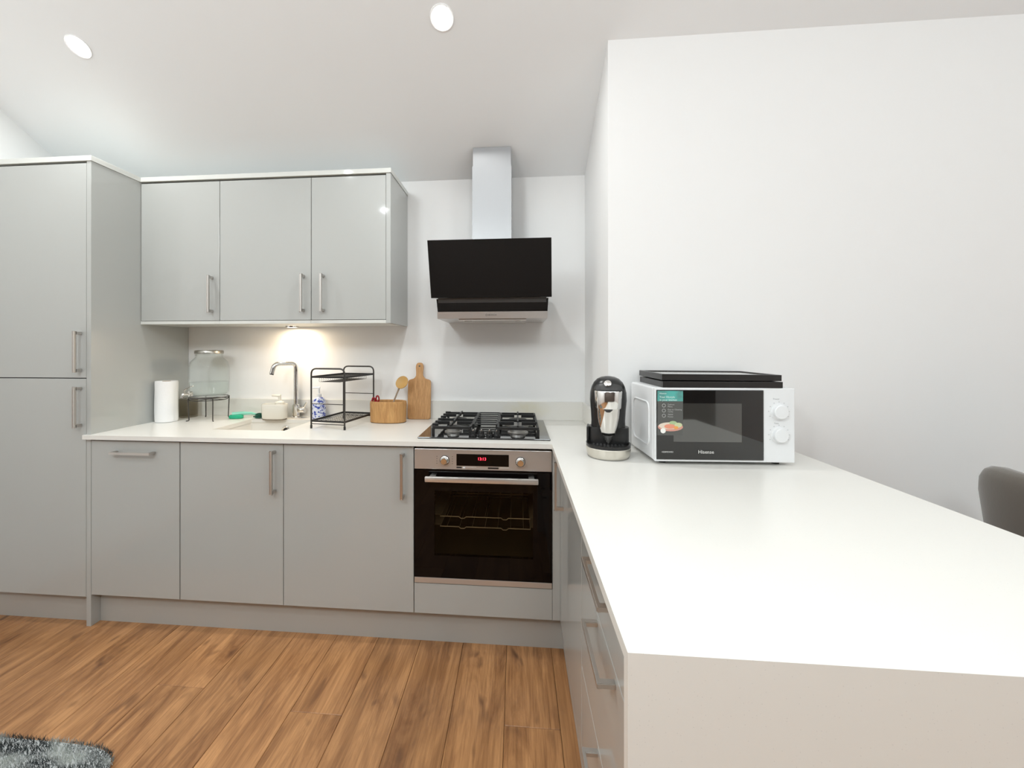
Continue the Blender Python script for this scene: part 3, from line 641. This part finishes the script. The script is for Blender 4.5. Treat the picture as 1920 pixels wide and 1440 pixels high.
obj('body', loft(B(), [ring2(z, w_, d, oy) for z, w_, d, oy in prof_]), BLACK, t, True)
# chrome front: wide ring at the top, long tapering shield below
def arc(z, w_, yo, bulge, n=14):
    return [(cx+w_/2*math.sin(a_)*1.0, cy+yo-bulge*(math.cos(a_)), ZW+z) for a_ in [(-PI/2+PI*k/(n-1)) for k in range(n)]]
def skin(rows, m, name, th=0.004):
    bm = B(); g = [[bm.verts.new(p) for p in r] for r in rows]; g2 = [[bm.verts.new((p[0]*0.97+cx*0.03, p[1]+th, p[2])) for p in r] for r in rows]; n = len(rows[0])
    for q in (g, g2):
        for a, b in zip(q, q[1:]):
            for k in range(n-1): bm.faces.new((a[k], a[k+1], b[k+1], b[k]))
    for k in range(n-1): bm.faces.new((g[0][k], g[0][k+1], g2[0][k+1], g2[0][k])); bm.faces.new((g[-1][k], g[-1][k+1], g2[-1][k+1], g2[-1][k]))
    for a in range(len(rows)-1):
        for k in (0, n-1): bm.faces.new((g[a][k], g[a+1][k], g2[a+1][k], g2[a][k]))
    return obj(name, bm, m, t, True)
skin([arc(0.250, 0.098, -0.040, 0.036), arc(0.246, 0.100, -0.040, 0.038), arc(0.190, 0.092, -0.040, 0.036), arc(0.185, 0.089, -0.040, 0.034)], CHROME, 'chrome_ring', 0.012)
skin([arc(0.183, 0.082, -0.036, 0.018), arc(0.150, 0.077, -0.034, 0.015), arc(0.120, 0.066, -0.030, 0.013), arc(0.090, 0.050, -0.026, 0.010), arc(0.067, 0.030, -0.022, 0.007), arc(0.051, 0.008, -0.020, 0.003)], mat('mirror_chrome', (0.62, 0.60, 0.57), 0.04, 1.0), 'chrome_shield', 0.014)
obj('brew_spout', loft(B(), [ring2(0.186, 0.036, 0.030, -0.056, 2), ring2(0.178, 0.028, 0.022, -0.056, 2), ring2(0.172, 0.014, 0.012, -0.056, 2)]), DKPL, t, True)
obj('lid', loft(B(), [ring2(0.2525, 0.104, 0.070, -0.032, 2.3), ring2(0.262, 0.104, 0.066, -0.028, 2.3), ring2(0.278, 0.088, 0.060, -0.020, 2.3), ring2(0.292, 0.06, 0.045, -0.012, 2.3), ring2(0.299, 0.03, 0.025, -0.008, 2.3)]), DKPL, t, True)
bt = obj('button', lathe(B(), [(0.013, 0), (0.013, 0.003), (0.010, 0.005), (0.0001, 0.005)], (0, 0, 0), 24), CHROME, t, True, local=True)
bt.data.transform(Matrix.Translation((-0.002, -0.054, 0.276)) @ Matrix.Rotation(math.radians(58), 4, 'X'))
obj('water_tank_grip', box(B(), cx-0.079, cx-0.070, cy-0.005, cy+0.055, ZW+0.052, ZW+0.108, 0.003), BLACK, t)
t.rotation_euler = (0, 0, -0.20)

# ---------------------------------------------------------------- glass drinks dispenser and what stands round the sink
jx, jy = 0.250, -0.145; jz = 1.038
t = thing('wire_stand', 'black wire stand with four legs carrying the glass dispenser', 'stand', (jx, jy, ZW))
n = 40
obj('ring', tube(B(), [(jx+0.098*math.cos(2*PI*k/n), jy+0.098*math.sin(2*PI*k/n), jz-0.004) for k in range(n)], 0.0028, 8, True), WIRE, t, True)
obj('ring', tube(B(), [(jx+0.091*math.cos(2*PI*k/n), jy+0.091*math.sin(2*PI*k/n), jz-0.018) for k in range(n)], 0.0022, 8, True), WIRE, t, True)
for ang in (228, 318, 138, 48):
    a_ = math.radians(ang); c_, s_ = math.cos(a_), math.sin(a_)
    pts = fillet([(jx+0.093*c_, jy+0.093*s_, jz-0.018), (jx+0.100*c_, jy+0.100*s_, jz-0.004), (jx+0.095*c_, jy+0.095*s_, ZW+0.003), (jx+0.110*c_, jy+0.110*s_, ZW+0.003)], 0.008, 4)
    obj('leg', tube(B(), pts, 0.0028, 8), WIRE, t, True)
cb = B(); tube(cb, [(jx-0.091, jy, jz-0.018), (jx+0.091, jy, jz-0.018)], 0.002, 6); tube(cb, [(jx, jy-0.091, jz-0.018), (jx, jy+0.091, jz-0.018)], 0.002, 6)
obj('cross_wire', cb, WIRE, t, True)
t = thing('drinks_dispenser', 'large clear glass drinks dispenser with spigot, part filled with water', 'dispenser', (jx, jy, jz))
J = [(0.0001, -0.012), (0.080, -0.012), (0.095, 0.0), (0.113, 0.004), (0.118, 0.025), (0.120, 0.08), (0.119, 0.165), (0.112, 0.195), (0.094, 0.212), (0.083, 0.220), (0.080, 0.232), (0.080, 0.248)]
J = [(r*0.985, z*1.0) for r, z in J]
Ji = [(r-0.004 if r > 0.01 else r, z+(0.006 if i < 4 else 0)) for i, (r, z) in enumerate(J)]
J2 = [(0.0001, 0.0005), (0.095, 0.0005), (0.109, 0.006)]+[(r, z) for r, z in J if z > 0.02]
bm = B(); lathe(bm, [(r*0.85, z) for r, z in J2]+[(r*0.85-0.004, z) for r, z in J2[::-1][:-3]]+[(0.088, 0.012), (0.076, 0.007), (0.0001, 0.006)], (jx, jy, jz-0.001), 48)
obj('glass_body', bm, CLEAR, t, True)
obj('water', lathe(B(), [(0.0001, 0.0075), (0.074, 0.0085), (0.086, 0.014), (0.0935, 0.026), (0.0955, 0.080), (0.094, 0.082), (0.0001, 0.082)], (jx, jy, jz), 48), WATER, t, True)
LID = mat('pewter_lid', (0.42, 0.40, 0.36), 0.3, 1.0)
obj('lid', lathe(B(), [(0.0001, 0.262), (0.060, 0.262), (0.069, 0.260), (0.0715, 0.255), (0.0715, 0.243), (0.069, 0.242)], (jx, jy, jz), 48), LID, t, True)
obj('neck_ring', tube(B(), [(jx+0.0685*math.cos(2*PI*k/n), jy+0.0685*math.sin(2*PI*k/n), jz+0.236) for k in range(n)], 0.002, 6, True), CLEAR, t, True)
sa = math.radians(246); dx_, dy_ = math.cos(sa), math.sin(sa)
bm = B(); P_ = lambda r, z, s=0: (jx+r*dx_-s*dy_, jy+r*dy_+s*dx_, jz+z)
tube(bm, [P_(0.092, 0.022), P_(0.106, 0.022)], 0.014, 16); tube(bm, [P_(0.106, 0.022), P_(0.134, 0.022)], 0.007, 12)
tube(bm, fillet([P_(0.124, 0.022), P_(0.136, 0.022), P_(0.140, 0.002)], 0.01), 0.0075, 12); tube(bm, [P_(0.128, 0.026), P_(0.130, 0.045), P_(0.104, 0.062, 0.01), P_(0.100, 0.066, 0.03)], [0.004, 0.004, 0.0035, 0.003], 8)
obj('spigot', bm, CHROME, t, True)

px, py = 0.066, -0.075
t = thing('tumbler', 'smoky grey glass tumbler behind the kitchen roll', 'cup', (px, py, ZW))
bm = lathe(B(), [(0.0001, 0.0008), (0.044, 0.0008), (0.047, 0.006), (0.048, 0.108), (0.045, 0.108), (0.0435, 0.012), (0.0001, 0.010)], (px, py, ZW), 40)
obj('glass_wall', bm, SMOKE, t, True)
obj('rim', tube(B(), [(px+0.0465*math.cos(2*PI*k/n), py+0.0465*math.sin(2*PI*k/n), ZW+0.109) for k in range(n)], 0.0018, 6, True), LID, t, True)

kx, ky = 0.0605, -0.225
t = thing('kitchen_roll', 'white roll of kitchen paper standing against the tall cabinet side', 'kitchen roll', (kx, ky, ZW))
bm = B(); N_ = 48
def rollr(k, z): return 0.0535+0.0009*math.sin(3*2*PI*k/N_+z*30)+0.0008*math.sin(5*2*PI*k/N_)
rows = []
for z in (0.001, 0.01, 0.06, 0.12, 0.18, 0.215, 0.225): rows.append([(kx+(rollr(k, z)-(0.002 if z in (0.001, 0.225) else 0))*math.cos(2*PI*k/N_), ky+(rollr(k, z)-(0.002 if z in (0.001, 0.225) else 0))*math.sin(2*PI*k/N_), ZW+z) for k in range(N_)])
rows.append([(kx+0.021*math.cos(2*PI*k/N_), ky+0.021*math.sin(2*PI*k/N_), ZW+0.223) for k in range(N_)])
rows.append([(kx+0.020*math.cos(2*PI*k/N_), ky+0.020*math.sin(2*PI*k/N_), ZW+0.003) for k in range(N_)])
loft(bm, rows, False); obj('paper', bm, PAPER, t, True)
obj('loose_sheet', loft(B(), [[(kx+0.0545*math.cos(a_), ky+0.0545*math.sin(a_), ZW+z) for a_ in [math.radians(d_) for d_ in range(250, 352, 6)]]+[(kx+0.0556*math.cos(a_), ky+0.0556*math.sin(a_), ZW+z) for a_ in [math.radians(d_) for d_ in range(346, 249, -6)]] for z in (0.002, 0.224)]), PAPER, t, True)
obj('core', lathe(B(), [(0.0195, 0.002), (0.0195, 0.224), (0.018, 0.224), (0.018, 0.002)], (kx, ky, ZW), 24), mat('cardboard', (0.45, 0.33, 0.22), 0.8), t, True)

# tap
tx, ty = 0.716, -0.050
t = thing('kitchen_tap', 'chrome swan-neck mixer tap standing behind the sink', 'tap', (tx, ty, ZW))
obj('body', lathe(B(), [(0.0001, 0), (0.026, 0), (0.026, 0.006), (0.021, 0.010), (0.021, 0.075), (0.017, 0.080), (0.0001, 0.082)], (tx, ty, ZW), 32), CHROME, t, True)
pts = fillet([(tx, ty, ZW+0.075), (tx, ty, ZW+0.318), (tx-0.080, ty-0.085, ZW+0.318), (tx-0.090, ty-0.095, ZW+0.262)], 0.028, 7)
obj('spout', tube(B(), pts, 0.0125, 20), CHROME, t, True)
obj('aerator', tube(B(), [(tx-0.0895, ty-0.0945, ZW+0.264), (tx-0.091, ty-0.096, ZW+0.256)], 0.0105, 20), DKPL, t, True)
bm = B(); cyl(bm, (tx+0.018, ty, ZW+0.046), 0.019, 0.036, 'X', 24, bev=0.002); tube(bm, [(tx+0.046, ty, ZW+0.05), (tx+0.062, ty-0.012, ZW+0.078), (tx+0.076, ty-0.02, ZW+0.094)], [0.007, 0.005, 0.0045], 10)
obj('lever', bm, CHROME, t, True)
# caddy with pump
t = thing('soap_caddy', 'cream oval washing-up caddy with pump top beside the tap', 'caddy', (0.630, -0.122, ZW))
ccx, ccy = 0.630, -0.124
def r3(z, a, b, n=3.2, oy=0): return sell(ccx, ccy+oy, ZW+z, a, b, n, 40)
obj('caddy_body', loft(B(), [r3(0.006, 0.064, 0.031), r3(0.012, 0.068, 0.034), r3(0.085, 0.072, 0.037), r3(0.090, 0.070, 0.035), r3(0.088, 0.066, 0.031), r3(0.06, 0.064, 0.030)]), CREAM, t, True)
obj('foot_ring', loft(B(), [r3(0.0005, 0.066, 0.033), r3(0.006, 0.066, 0.033)]), mat('taupe_rubber', (0.22, 0.18, 0.13), 0.6), t, True)
bm = B(); lathe(bm, [(0.024, 0.060), (0.024, 0.100), (0.012, 0.106), (0.008, 0.108), (0.008, 0.132), (0.0001, 0.134)], (ccx+0.030, ccy, ZW), 24); tube(bm, [(ccx+0.036, ccy, ZW+0.136), (ccx-0.012, ccy-0.006, ZW+0.138)], [0.008, 0.006], 12)
obj('pump', bm, CREAM, t, True)
# green things by the sink
GRN = mat('green_sponge', (0.02, 0.42, 0.24), 0.7, bump=(300, 0.8, (1, 1, 1))); GRN2 = mat('pale_green_plastic', (0.25, 0.62, 0.50), 0.3)
t = thing('dish_brush', 'bright green dish brush lying left of the cream caddy', 'brush', (0.385, -0.105, ZW), 0.15)
obj('bristle_head', loft(B(), [sell(0, 0, z, a, b, 3, 24) for z, a, b in ((0.0005, 0.034, 0.020), (0.004, 0.038, 0.024), (0.016, 0.037, 0.024), (0.021, 0.032, 0.020))]), GRN, t, True, local=True)
obj('brush_handle', tube(B(), [(-0.02, 0, 0.022), (0.03, 0.01, 0.028), (0.075, 0.022, 0.026), (0.10, 0.028, 0.018)], [0.014, 0.011, 0.008, 0.006], 12), GRN2, t, True, local=True)
bm = B(); rng = random.Random(3)
for k in range(260):
    a_ = rng.uniform(0, 2*PI); b_a = rng.uniform(0, PI/2); d_ = Vector((math.cos(a_)*math.cos(b_a), math.sin(a_)*math.cos(b_a), math.sin(b_a)*0.8)); c_ = Vector((0.520, -0.092, ZW+0.004))
    p_ = c_+Vector((d_.x*0.026, d_.y*0.022, d_.z*0.022)); q_ = p_+Vector((rng.uniform(-1, 1), rng.uniform(-1, 1), rng.uniform(0, 1)))*0.010; q_.z = max(q_.z, ZW+0.002)
    m_ = (p_+q_)/2+Vector((rng.uniform(-1, 1), rng.uniform(-1, 1), rng.uniform(0, 1)))*0.006
    tube(bm, [c_, p_, m_, q_], 0.0013, 3)
tag(obj('scouring_pad', bm, mat('dark_green_scourer', (0.025, 0.13, 0.09), 0.7)), 'small dark green scouring pad just left of the cream caddy', 'scourer')
# patterned soap bottle
bxx, byy = 0.862, -0.062
t = thing('soap_bottle', 'white soap bottle with blue pattern behind the dish rack', 'bottle', (bxx, byy, ZW))
def pattern():
    m = bpy.data.materials.new('blue_pattern'); m.use_nodes = True; nt = m.node_tree; b = nt.nodes['Principled BSDF']
    tc = nt.nodes.new('ShaderNodeTexCoord'); nz = nt.nodes.new('ShaderNodeTexNoise'); nz.inputs['Scale'].default_value = 75; nz.inputs['Detail'].default_value = 2
    r = nt.nodes.new('ShaderNodeValToRGB'); r.color_ramp.elements[0].position = 0.42; r.color_ramp.elements[0].color = (0.05, 0.08, 0.40, 1); r.color_ramp.elements[1].position = 0.50; r.color_ramp.elements[1].color = (0.70, 0.74, 0.85, 1)
    nt.links.new(tc.outputs['Object'], nz.inputs['Vector']); nt.links.new(nz.outputs['Fac'], r.inputs[0]); nt.links.new(r.outputs[0], b.inputs['Base Color']); b.inputs['Roughness'].default_value = 0.2
    return m
obj('bottle_body', lathe(B(), [(0.0001, 0.0005), (0.034, 0.0005), (0.037, 0.004), (0.037, 0.098), (0.030, 0.116), (0.014, 0.124), (0.012, 0.126)], (bxx, byy, ZW), 36), pattern(), t, True)
bm = B(); lathe(bm, [(0.014, 0.124), (0.014, 0.142), (0.006, 0.144), (0.006, 0.176), (0.0001, 0.177)], (bxx, byy, ZW), 20); tube(bm, [(bxx+0.006, byy, ZW+0.178), (bxx-0.034, byy-0.01, ZW+0.176)], [0.007, 0.0045], 10)
obj('pump_head', bm, WHITEP, t, True)

# ---------------------------------------------------------------- dish rack (two tiers)
rrz = math.atan2(-0.046, 0.29)
t = thing('dish_rack', 'two-tier black wire dish rack standing right of the sink', 'rack', (0.964, -0.352, ZW), rrz)
RW, RD, RH = 0.190, 0.292, 0.303
def T(name, pts, r=0.0036, seg=8): return obj(name, tube(B(), pts, r, seg), WIRE, t, True, local=True)
for yy, hh in ((0, RH), (RD, RH)):
    T('end_frame', fillet([(0, yy, 0.012), (0, yy, hh), (RW, yy, hh), (RW, yy, 0.012)], 0.03, 7), 0.0042)
    T('cross_bar', [(0, yy, 0.125 if yy == 0 else 0.150), (RW, yy, 0.125 if yy == 0 else 0.150)], 0.0022)
    T('cross_bar', [(0, yy, 0.024), (RW, yy, 0.024)], 0.0022)
    for xx in (0, RW): obj('foot', cyl(B(), (xx, yy, 0), 0.0055, 0.016, seg=12), BLACK, t, True, local=True)
def rack_tray(z, dense, drop):
    bm = B()
    for (a, b) in (((0, 0), (RW, 0)), ((RW, 0), (RW, RD)), ((RW, RD), (0, RD)), ((0, RD), (0, 0))):
        x0_, x1_ = sorted((a[0], b[0])); y0_, y1_ = sorted((a[1], b[1])); box(bm, x0_-0.003, x1_+0.003, y0_-0.003, y1_+0.003, z-0.006, z+0.003)
    k = obj('tray_frame', bm, IRON, t, local=True)
    bm = B(); nx, ny = (24, 36) if dense else (7, 16)
    for i in range(1, nx): x_ = RW*i/nx; box(bm, x_-0.0009, x_+0.0009, 0, RD, z-0.004-0.0012, z-0.004)
    for i in range(1, ny): y_ = RD*i/ny; box(bm, 0, RW, y_-0.0009, y_+0.0009, z-0.0052, z-0.004)
    obj('tray_mesh', bm, WIRE, t, local=True, kind='stuff')
rack_tray(0.262, True, 0); rack_tray(0.040, False, 0)
bm = B()
for k in range(16):
    y_ = 0.02+k*0.0165; tube(bm, fillet([(0.155, y_, 0.258), (0.160, y_, 0.235), (0.030, y_, 0.235), (0.035, y_, 0.258)], 0.006, 2), 0.0009, 5)
obj('glass_holder_wires', bm, WIRE, t, local=True, kind='stuff')

# ---------------------------------------------------------------- bamboo caddy with utensils, chopping board
ux, uy = 1.298, -0.142
t = thing('utensil_bowl', 'oval bamboo utensil bowl left of the chopping board', 'bowl', (ux, uy, ZW))
def ov(z, a, b): return sell(ux, uy, ZW+z, a, b, 2.3, 56)
bm = loft(B(), [ov(0.0005, 0.094, 0.054), ov(0.004, 0.098, 0.058), ov(0.10, 0.101, 0.061), ov(0.116, 0.099, 0.059), ov(0.117, 0.096, 0.056), ov(0.112, 0.091, 0.051), ov(0.012, 0.088, 0.048)])
obj('bowl_wall', bm, BAMBOO, t, True)
obj('base_ring', loft(B(), [ov(0.0003, 0.0955, 0.0555), ov(0.0035, 0.0985, 0.0585)]), mat('dark_edge', (0.20, 0.11, 0.04), 0.6), t, True)
REDP = mat('red_plastic', (0.35, 0.01, 0.02), 0.3)
t = thing('scissors', 'red-handled scissors standing in the bamboo bowl', 'scissors', (1.226, -0.142, ZW+0.018))
for dx_, dz_, tl in ((-0.012, 0.116, 0.3), (0.008, 0.126, -0.1)):
    pts = [(1.228+dx_+0.009*math.cos(a_)*0.9, -0.142+dx_*0.3, ZW+dz_+0.017*math.sin(a_)) for a_ in [2*PI*i/24 for i in range(24)]]
    obj('finger_loop', tube(B(), pts, 0.0042, 8, True), REDP, t, True)
bm = B()
for s_ in (0, 1): prism(bm, [(1.221+0.004*s_, ZW+0.112), (1.232+0.004*s_, ZW+0.112), (1.234-0.004*s_, ZW+0.05), (1.230-0.002*s_, ZW+0.016)], 'Y', -0.144+0.002*s_, -0.1425+0.002*s_)
obj('blades', bm, STEEL, t)
t = thing('wooden_spoon', 'honey-coloured round wooden spoon leaning out of the bamboo bowl', 'spoon', (1.31, -0.15, ZW+0.02))
bm = B(); tube(bm, [(1.300, -0.165, ZW+0.020), (1.330, -0.130, ZW+0.125), (1.352, -0.108, ZW+0.190)], [0.005, 0.0045, 0.005], 10); obj('spoon_handle', bm, mat('spoon_handle_wood', (0.30, 0.22, 0.15), 0.5), t, True)
sp = obj('spoon_head', loft(B(), [[(r*math.cos(2*PI*k/28), r*1.0*math.sin(2*PI*k/28), z) for k in range(28)] for r, z in ((0.004, -0.014), (0.021, -0.011), (0.032, -0.003), (0.038, 0.006), (0.0375, 0.010), (0.032, 0.008), (0.020, 0.000), (0.004, -0.004))]), SPOONW, t, True, local=True)
sp.data.transform(Matrix.Translation(Vector((1.366, -0.100, ZW+0.212))-t.location) @ Matrix.Rotation(math.radians(62), 4, 'X') @ Matrix.Rotation(math.radians(-14), 4, 'Y'))
t = thing('chopping_board', 'wooden paddle chopping board leaning on the upstand', 'board', (1.447, -0.045, ZW))
ob = []; bw, bh = 0.066, 0.222
out = fillet([(0, 0, 0.0), (bw, 0, 0.0), (bw, 0, bh), (0.020, 0, bh+0.012), (0.019, 0, bh+0.045), (0.022, 0, bh+0.08), (0.014, 0, bh+0.100), (-0.014, 0, bh+0.100), (-0.022, 0, bh+0.08), (-0.019, 0, bh+0.045), (-0.020, 0, bh+0.012), (-bw, 0, bh), (-bw, 0, 0.0), (0, 0, 0.0)], 0.014, 5)
def leanpt(x, z, th): # lean backwards: top towards the wall
    a_ = math.radians(3.4); y = z*math.sin(a_)+th*math.cos(a_); return (1.447+x, -0.051+y, ZW+0.0015+z*math.cos(a_)-th*math.sin(a_))
pts = [(p.x, p.z) for p in out[:-1]]
bm = loft(B(), [[leanpt(x, z, 0) for x, z in pts], [leanpt(x, z, 0.016) for x, z in pts]])
es = [e for e in bm.edges if any(len(f.verts) > 4 for f in e.link_faces)]
bmesh.ops.bevel(bm, geom=es, offset=0.0022, segments=2, affect='EDGES')
obj('board_blank', bm, BOARDW, t, True)
hp = leanpt(0, bh+0.080, -0.0006); obj('hanging_hole', cyl(B(), (hp[0], hp[1], hp[2]), 0.0048, 0.0012, 'Y', 16), GAP, t, True)

# ---------------------------------------------------------------- rug and chair
t = thing('rug', 'grey mottled shaggy rug in the lower left corner of the floor', 'rug', (0.1, -1.5, 0))
def rpt(a, b): return sell((-0.52+0.765)/2, (-1.95-1.122)/2, 0, a, b, 9, 64)
RA, RB = (0.765+0.52)/2, (1.95-1.122)/2
def rugmat():
    m = bpy.data.materials.new('shag_pile'); m.use_nodes = True; nt = m.node_tree; b = nt.nodes['Principled BSDF']; N = nt.nodes.new; L = nt.links.new
    tc = N('ShaderNodeTexCoord'); mp = N('ShaderNodeMapping'); mp.inputs['Rotation'].default_value = (0, 0, 0.6); mp.inputs['Scale'].default_value = (1, 2.2, 1)
    nz = N('ShaderNodeTexNoise'); nz.inputs['Scale'].default_value = 5.5; nz.inputs['Detail'].default_value = 3
    r = N('ShaderNodeValToRGB'); e = r.color_ramp.elements; e[0].position = 0.43; e[0].color = (0.035, 0.045, 0.046, 1); e[1].position = 0.60; e[1].color = (0.56, 0.59, 0.55, 1)
    e2 = e.new(0.51); e2.color = (0.30, 0.325, 0.31, 1)
    L(tc.outputs['Object'], mp.inputs[0]); L(mp.outputs[0], nz.inputs['Vector']); L(nz.outputs['Fac'], r.inputs[0]); L(r.outputs[0], b.inputs['Base Color']); b.inputs['Roughness'].default_value = 0.9
    return m
RM = rugmat()
obj('backing', loft(B(), [[(p[0], p[1], z) for p in rpt(RA-0.006, RB-0.006)] for z in (0.0008, 0.010)]), mat('rug_backing', (0.5, 0.52, 0.52), 0.9), t)
rng = random.Random(11); vs, fs = [], []
rcx, rcy = (-0.52+0.765)/2, (-1.95-1.122)/2
for k in range(80000):
    u_, v_ = rng.uniform(-1, 1), rng.uniform(-1, 1)
    if abs(u_)**9+abs(v_)**9 > 1: continue
    x_, y_ = rcx+u_*RA, rcy+v_*RB
    a_ = rng.uniform(0, 2*PI); h_ = rng.uniform(0.010, 0.017); lx, ly = rng.uniform(-1, 1)*0.008, rng.uniform(-1, 1)*0.008; w_ = 0.0012
    i_ = len(vs); vs += [(x_-w_*math.cos(a_), y_-w_*math.sin(a_), 0.009), (x_+w_*math.cos(a_), y_+w_*math.sin(a_), 0.009), (x_+lx, y_+ly, 0.009+h_)]; fs.append((i_, i_+1, i_+2))
me = bpy.data.meshes.new('pile'); me.from_pydata(vs, [], fs); me.materials.append(RM); me.transform(WM[t.name].inverted())
o = bpy.data.objects.new('pile', me); C.objects.link(o); o.parent = t; o['kind'] = 'stuff'

VEL = mat('taupe_velvet', (0.125, 0.108, 0.090), 0.8, bump=(90, 0.3, (1, 1, 1)), spec=0.3); VEL.node_tree.nodes['Principled BSDF'].inputs['Sheen Weight'].default_value = 0.4
chx, chy = 3.80, -1.02
t = thing('dining_chair', 'taupe velvet tub chair beyond the far side of the peninsula', 'chair', (chx, chy, 0), 0)
bm = B(); rows_o, rows_i = [], []
def shellpt(a, z, r, ry): return (chx+r*math.cos(a), chy+ry*math.sin(a), z)
CA = math.radians(236); angs = [CA+math.radians(-115+230*k/40) for k in range(41)]
def top(a): q = abs(a-CA)/math.radians(115); return 0.936-0.008*q-0.16*max(0, (q-0.70)/0.30)**2
grid = []
lev = [(0.0, 0.0), (0.0, 0.25), (0.0, 0.5), (0.0, 0.75), (0.0, 0.88), (0.004, 0.94), (0.014, 0.98), (0.030, 1.0), (0.055, 1.0), (0.074, 0.98), (0.086, 0.93), (0.092, 0.6), (0.098, 0.0)]
for a in angs:
    col = []
    for ins, h in lev:
        z = 0.40+(top(a)-0.40)*h; fl_ = 0.262+0.052*((z-0.40)/0.48)
        col.append(shellpt(a, z, fl_-ins, fl_*0.98-ins))
    grid.append(col)
g = [[bm.verts.new(p) for p in c_] for c_ in grid]
for a, b in zip(g, g[1:]):
    for k in range(len(lev)-1): bm.faces.new((a[k], a[k+1], b[k+1], b[k]))
    bm.faces.new((a[-1], a[0], b[0], b[-1]))
bm.faces.new(g[0]); bm.faces.new(g[-1][::-1])
obj('backrest', bm, VEL, t, True)
obj('seat', loft(B(), [sell(chx+0.02, chy, z, a, b, 2.6, 40) for z, a, b in ((0.385, 0.21, 0.21), (0.395, 0.24, 0.24), (0.455, 0.245, 0.24), (0.475, 0.23, 0.225), (0.482, 0.18, 0.18))]), VEL, t, True)
LEGM = mat('black_metal_leg', (0.02, 0.02, 0.02), 0.4, 0.5)
for sx in (-1, 1):
    for sy in (-1, 1): obj('leg', tube(B(), [(chx+sx*0.15, chy+sy*0.15, 0.392), (chx+sx*0.21, chy+sy*0.21, 0.0)], [0.013, 0.008], 12), LEGM, t, True)

# globes round the fill lamps added unseen behind the camera
for i, p in enumerate(FILL_GLOBES):
    t = thing('added_fill_globe', 'added clear globe fill light hanging over the '+('left', 'middle', 'right')[i]+' of the room', 'light', p, 0, 'added fill lamps')
    obj('globe', lathe(B(), [(0.03, 0.235)]+[(0.237*math.sin(a_), 0.237*math.cos(a_)) for a_ in [math.radians(q) for q in range(10, 180, 10)]]+[(0.0005, -0.237)], p, 32), CLEAR, t, True)
    obj('cord', tube(B(), [(p[0], p[1], p[2]+0.26), (p[0], p[1], (CEIL_Z-CEIL_M*p[1] if p[1] > RIDGE_Y else RIDGE_Z)-0.001)], 0.003, 6), BLACK, t)
    obj('collar', cyl(B(), (p[0], p[1], p[2]+0.232), 0.035, 0.03), BLACK, t, True)
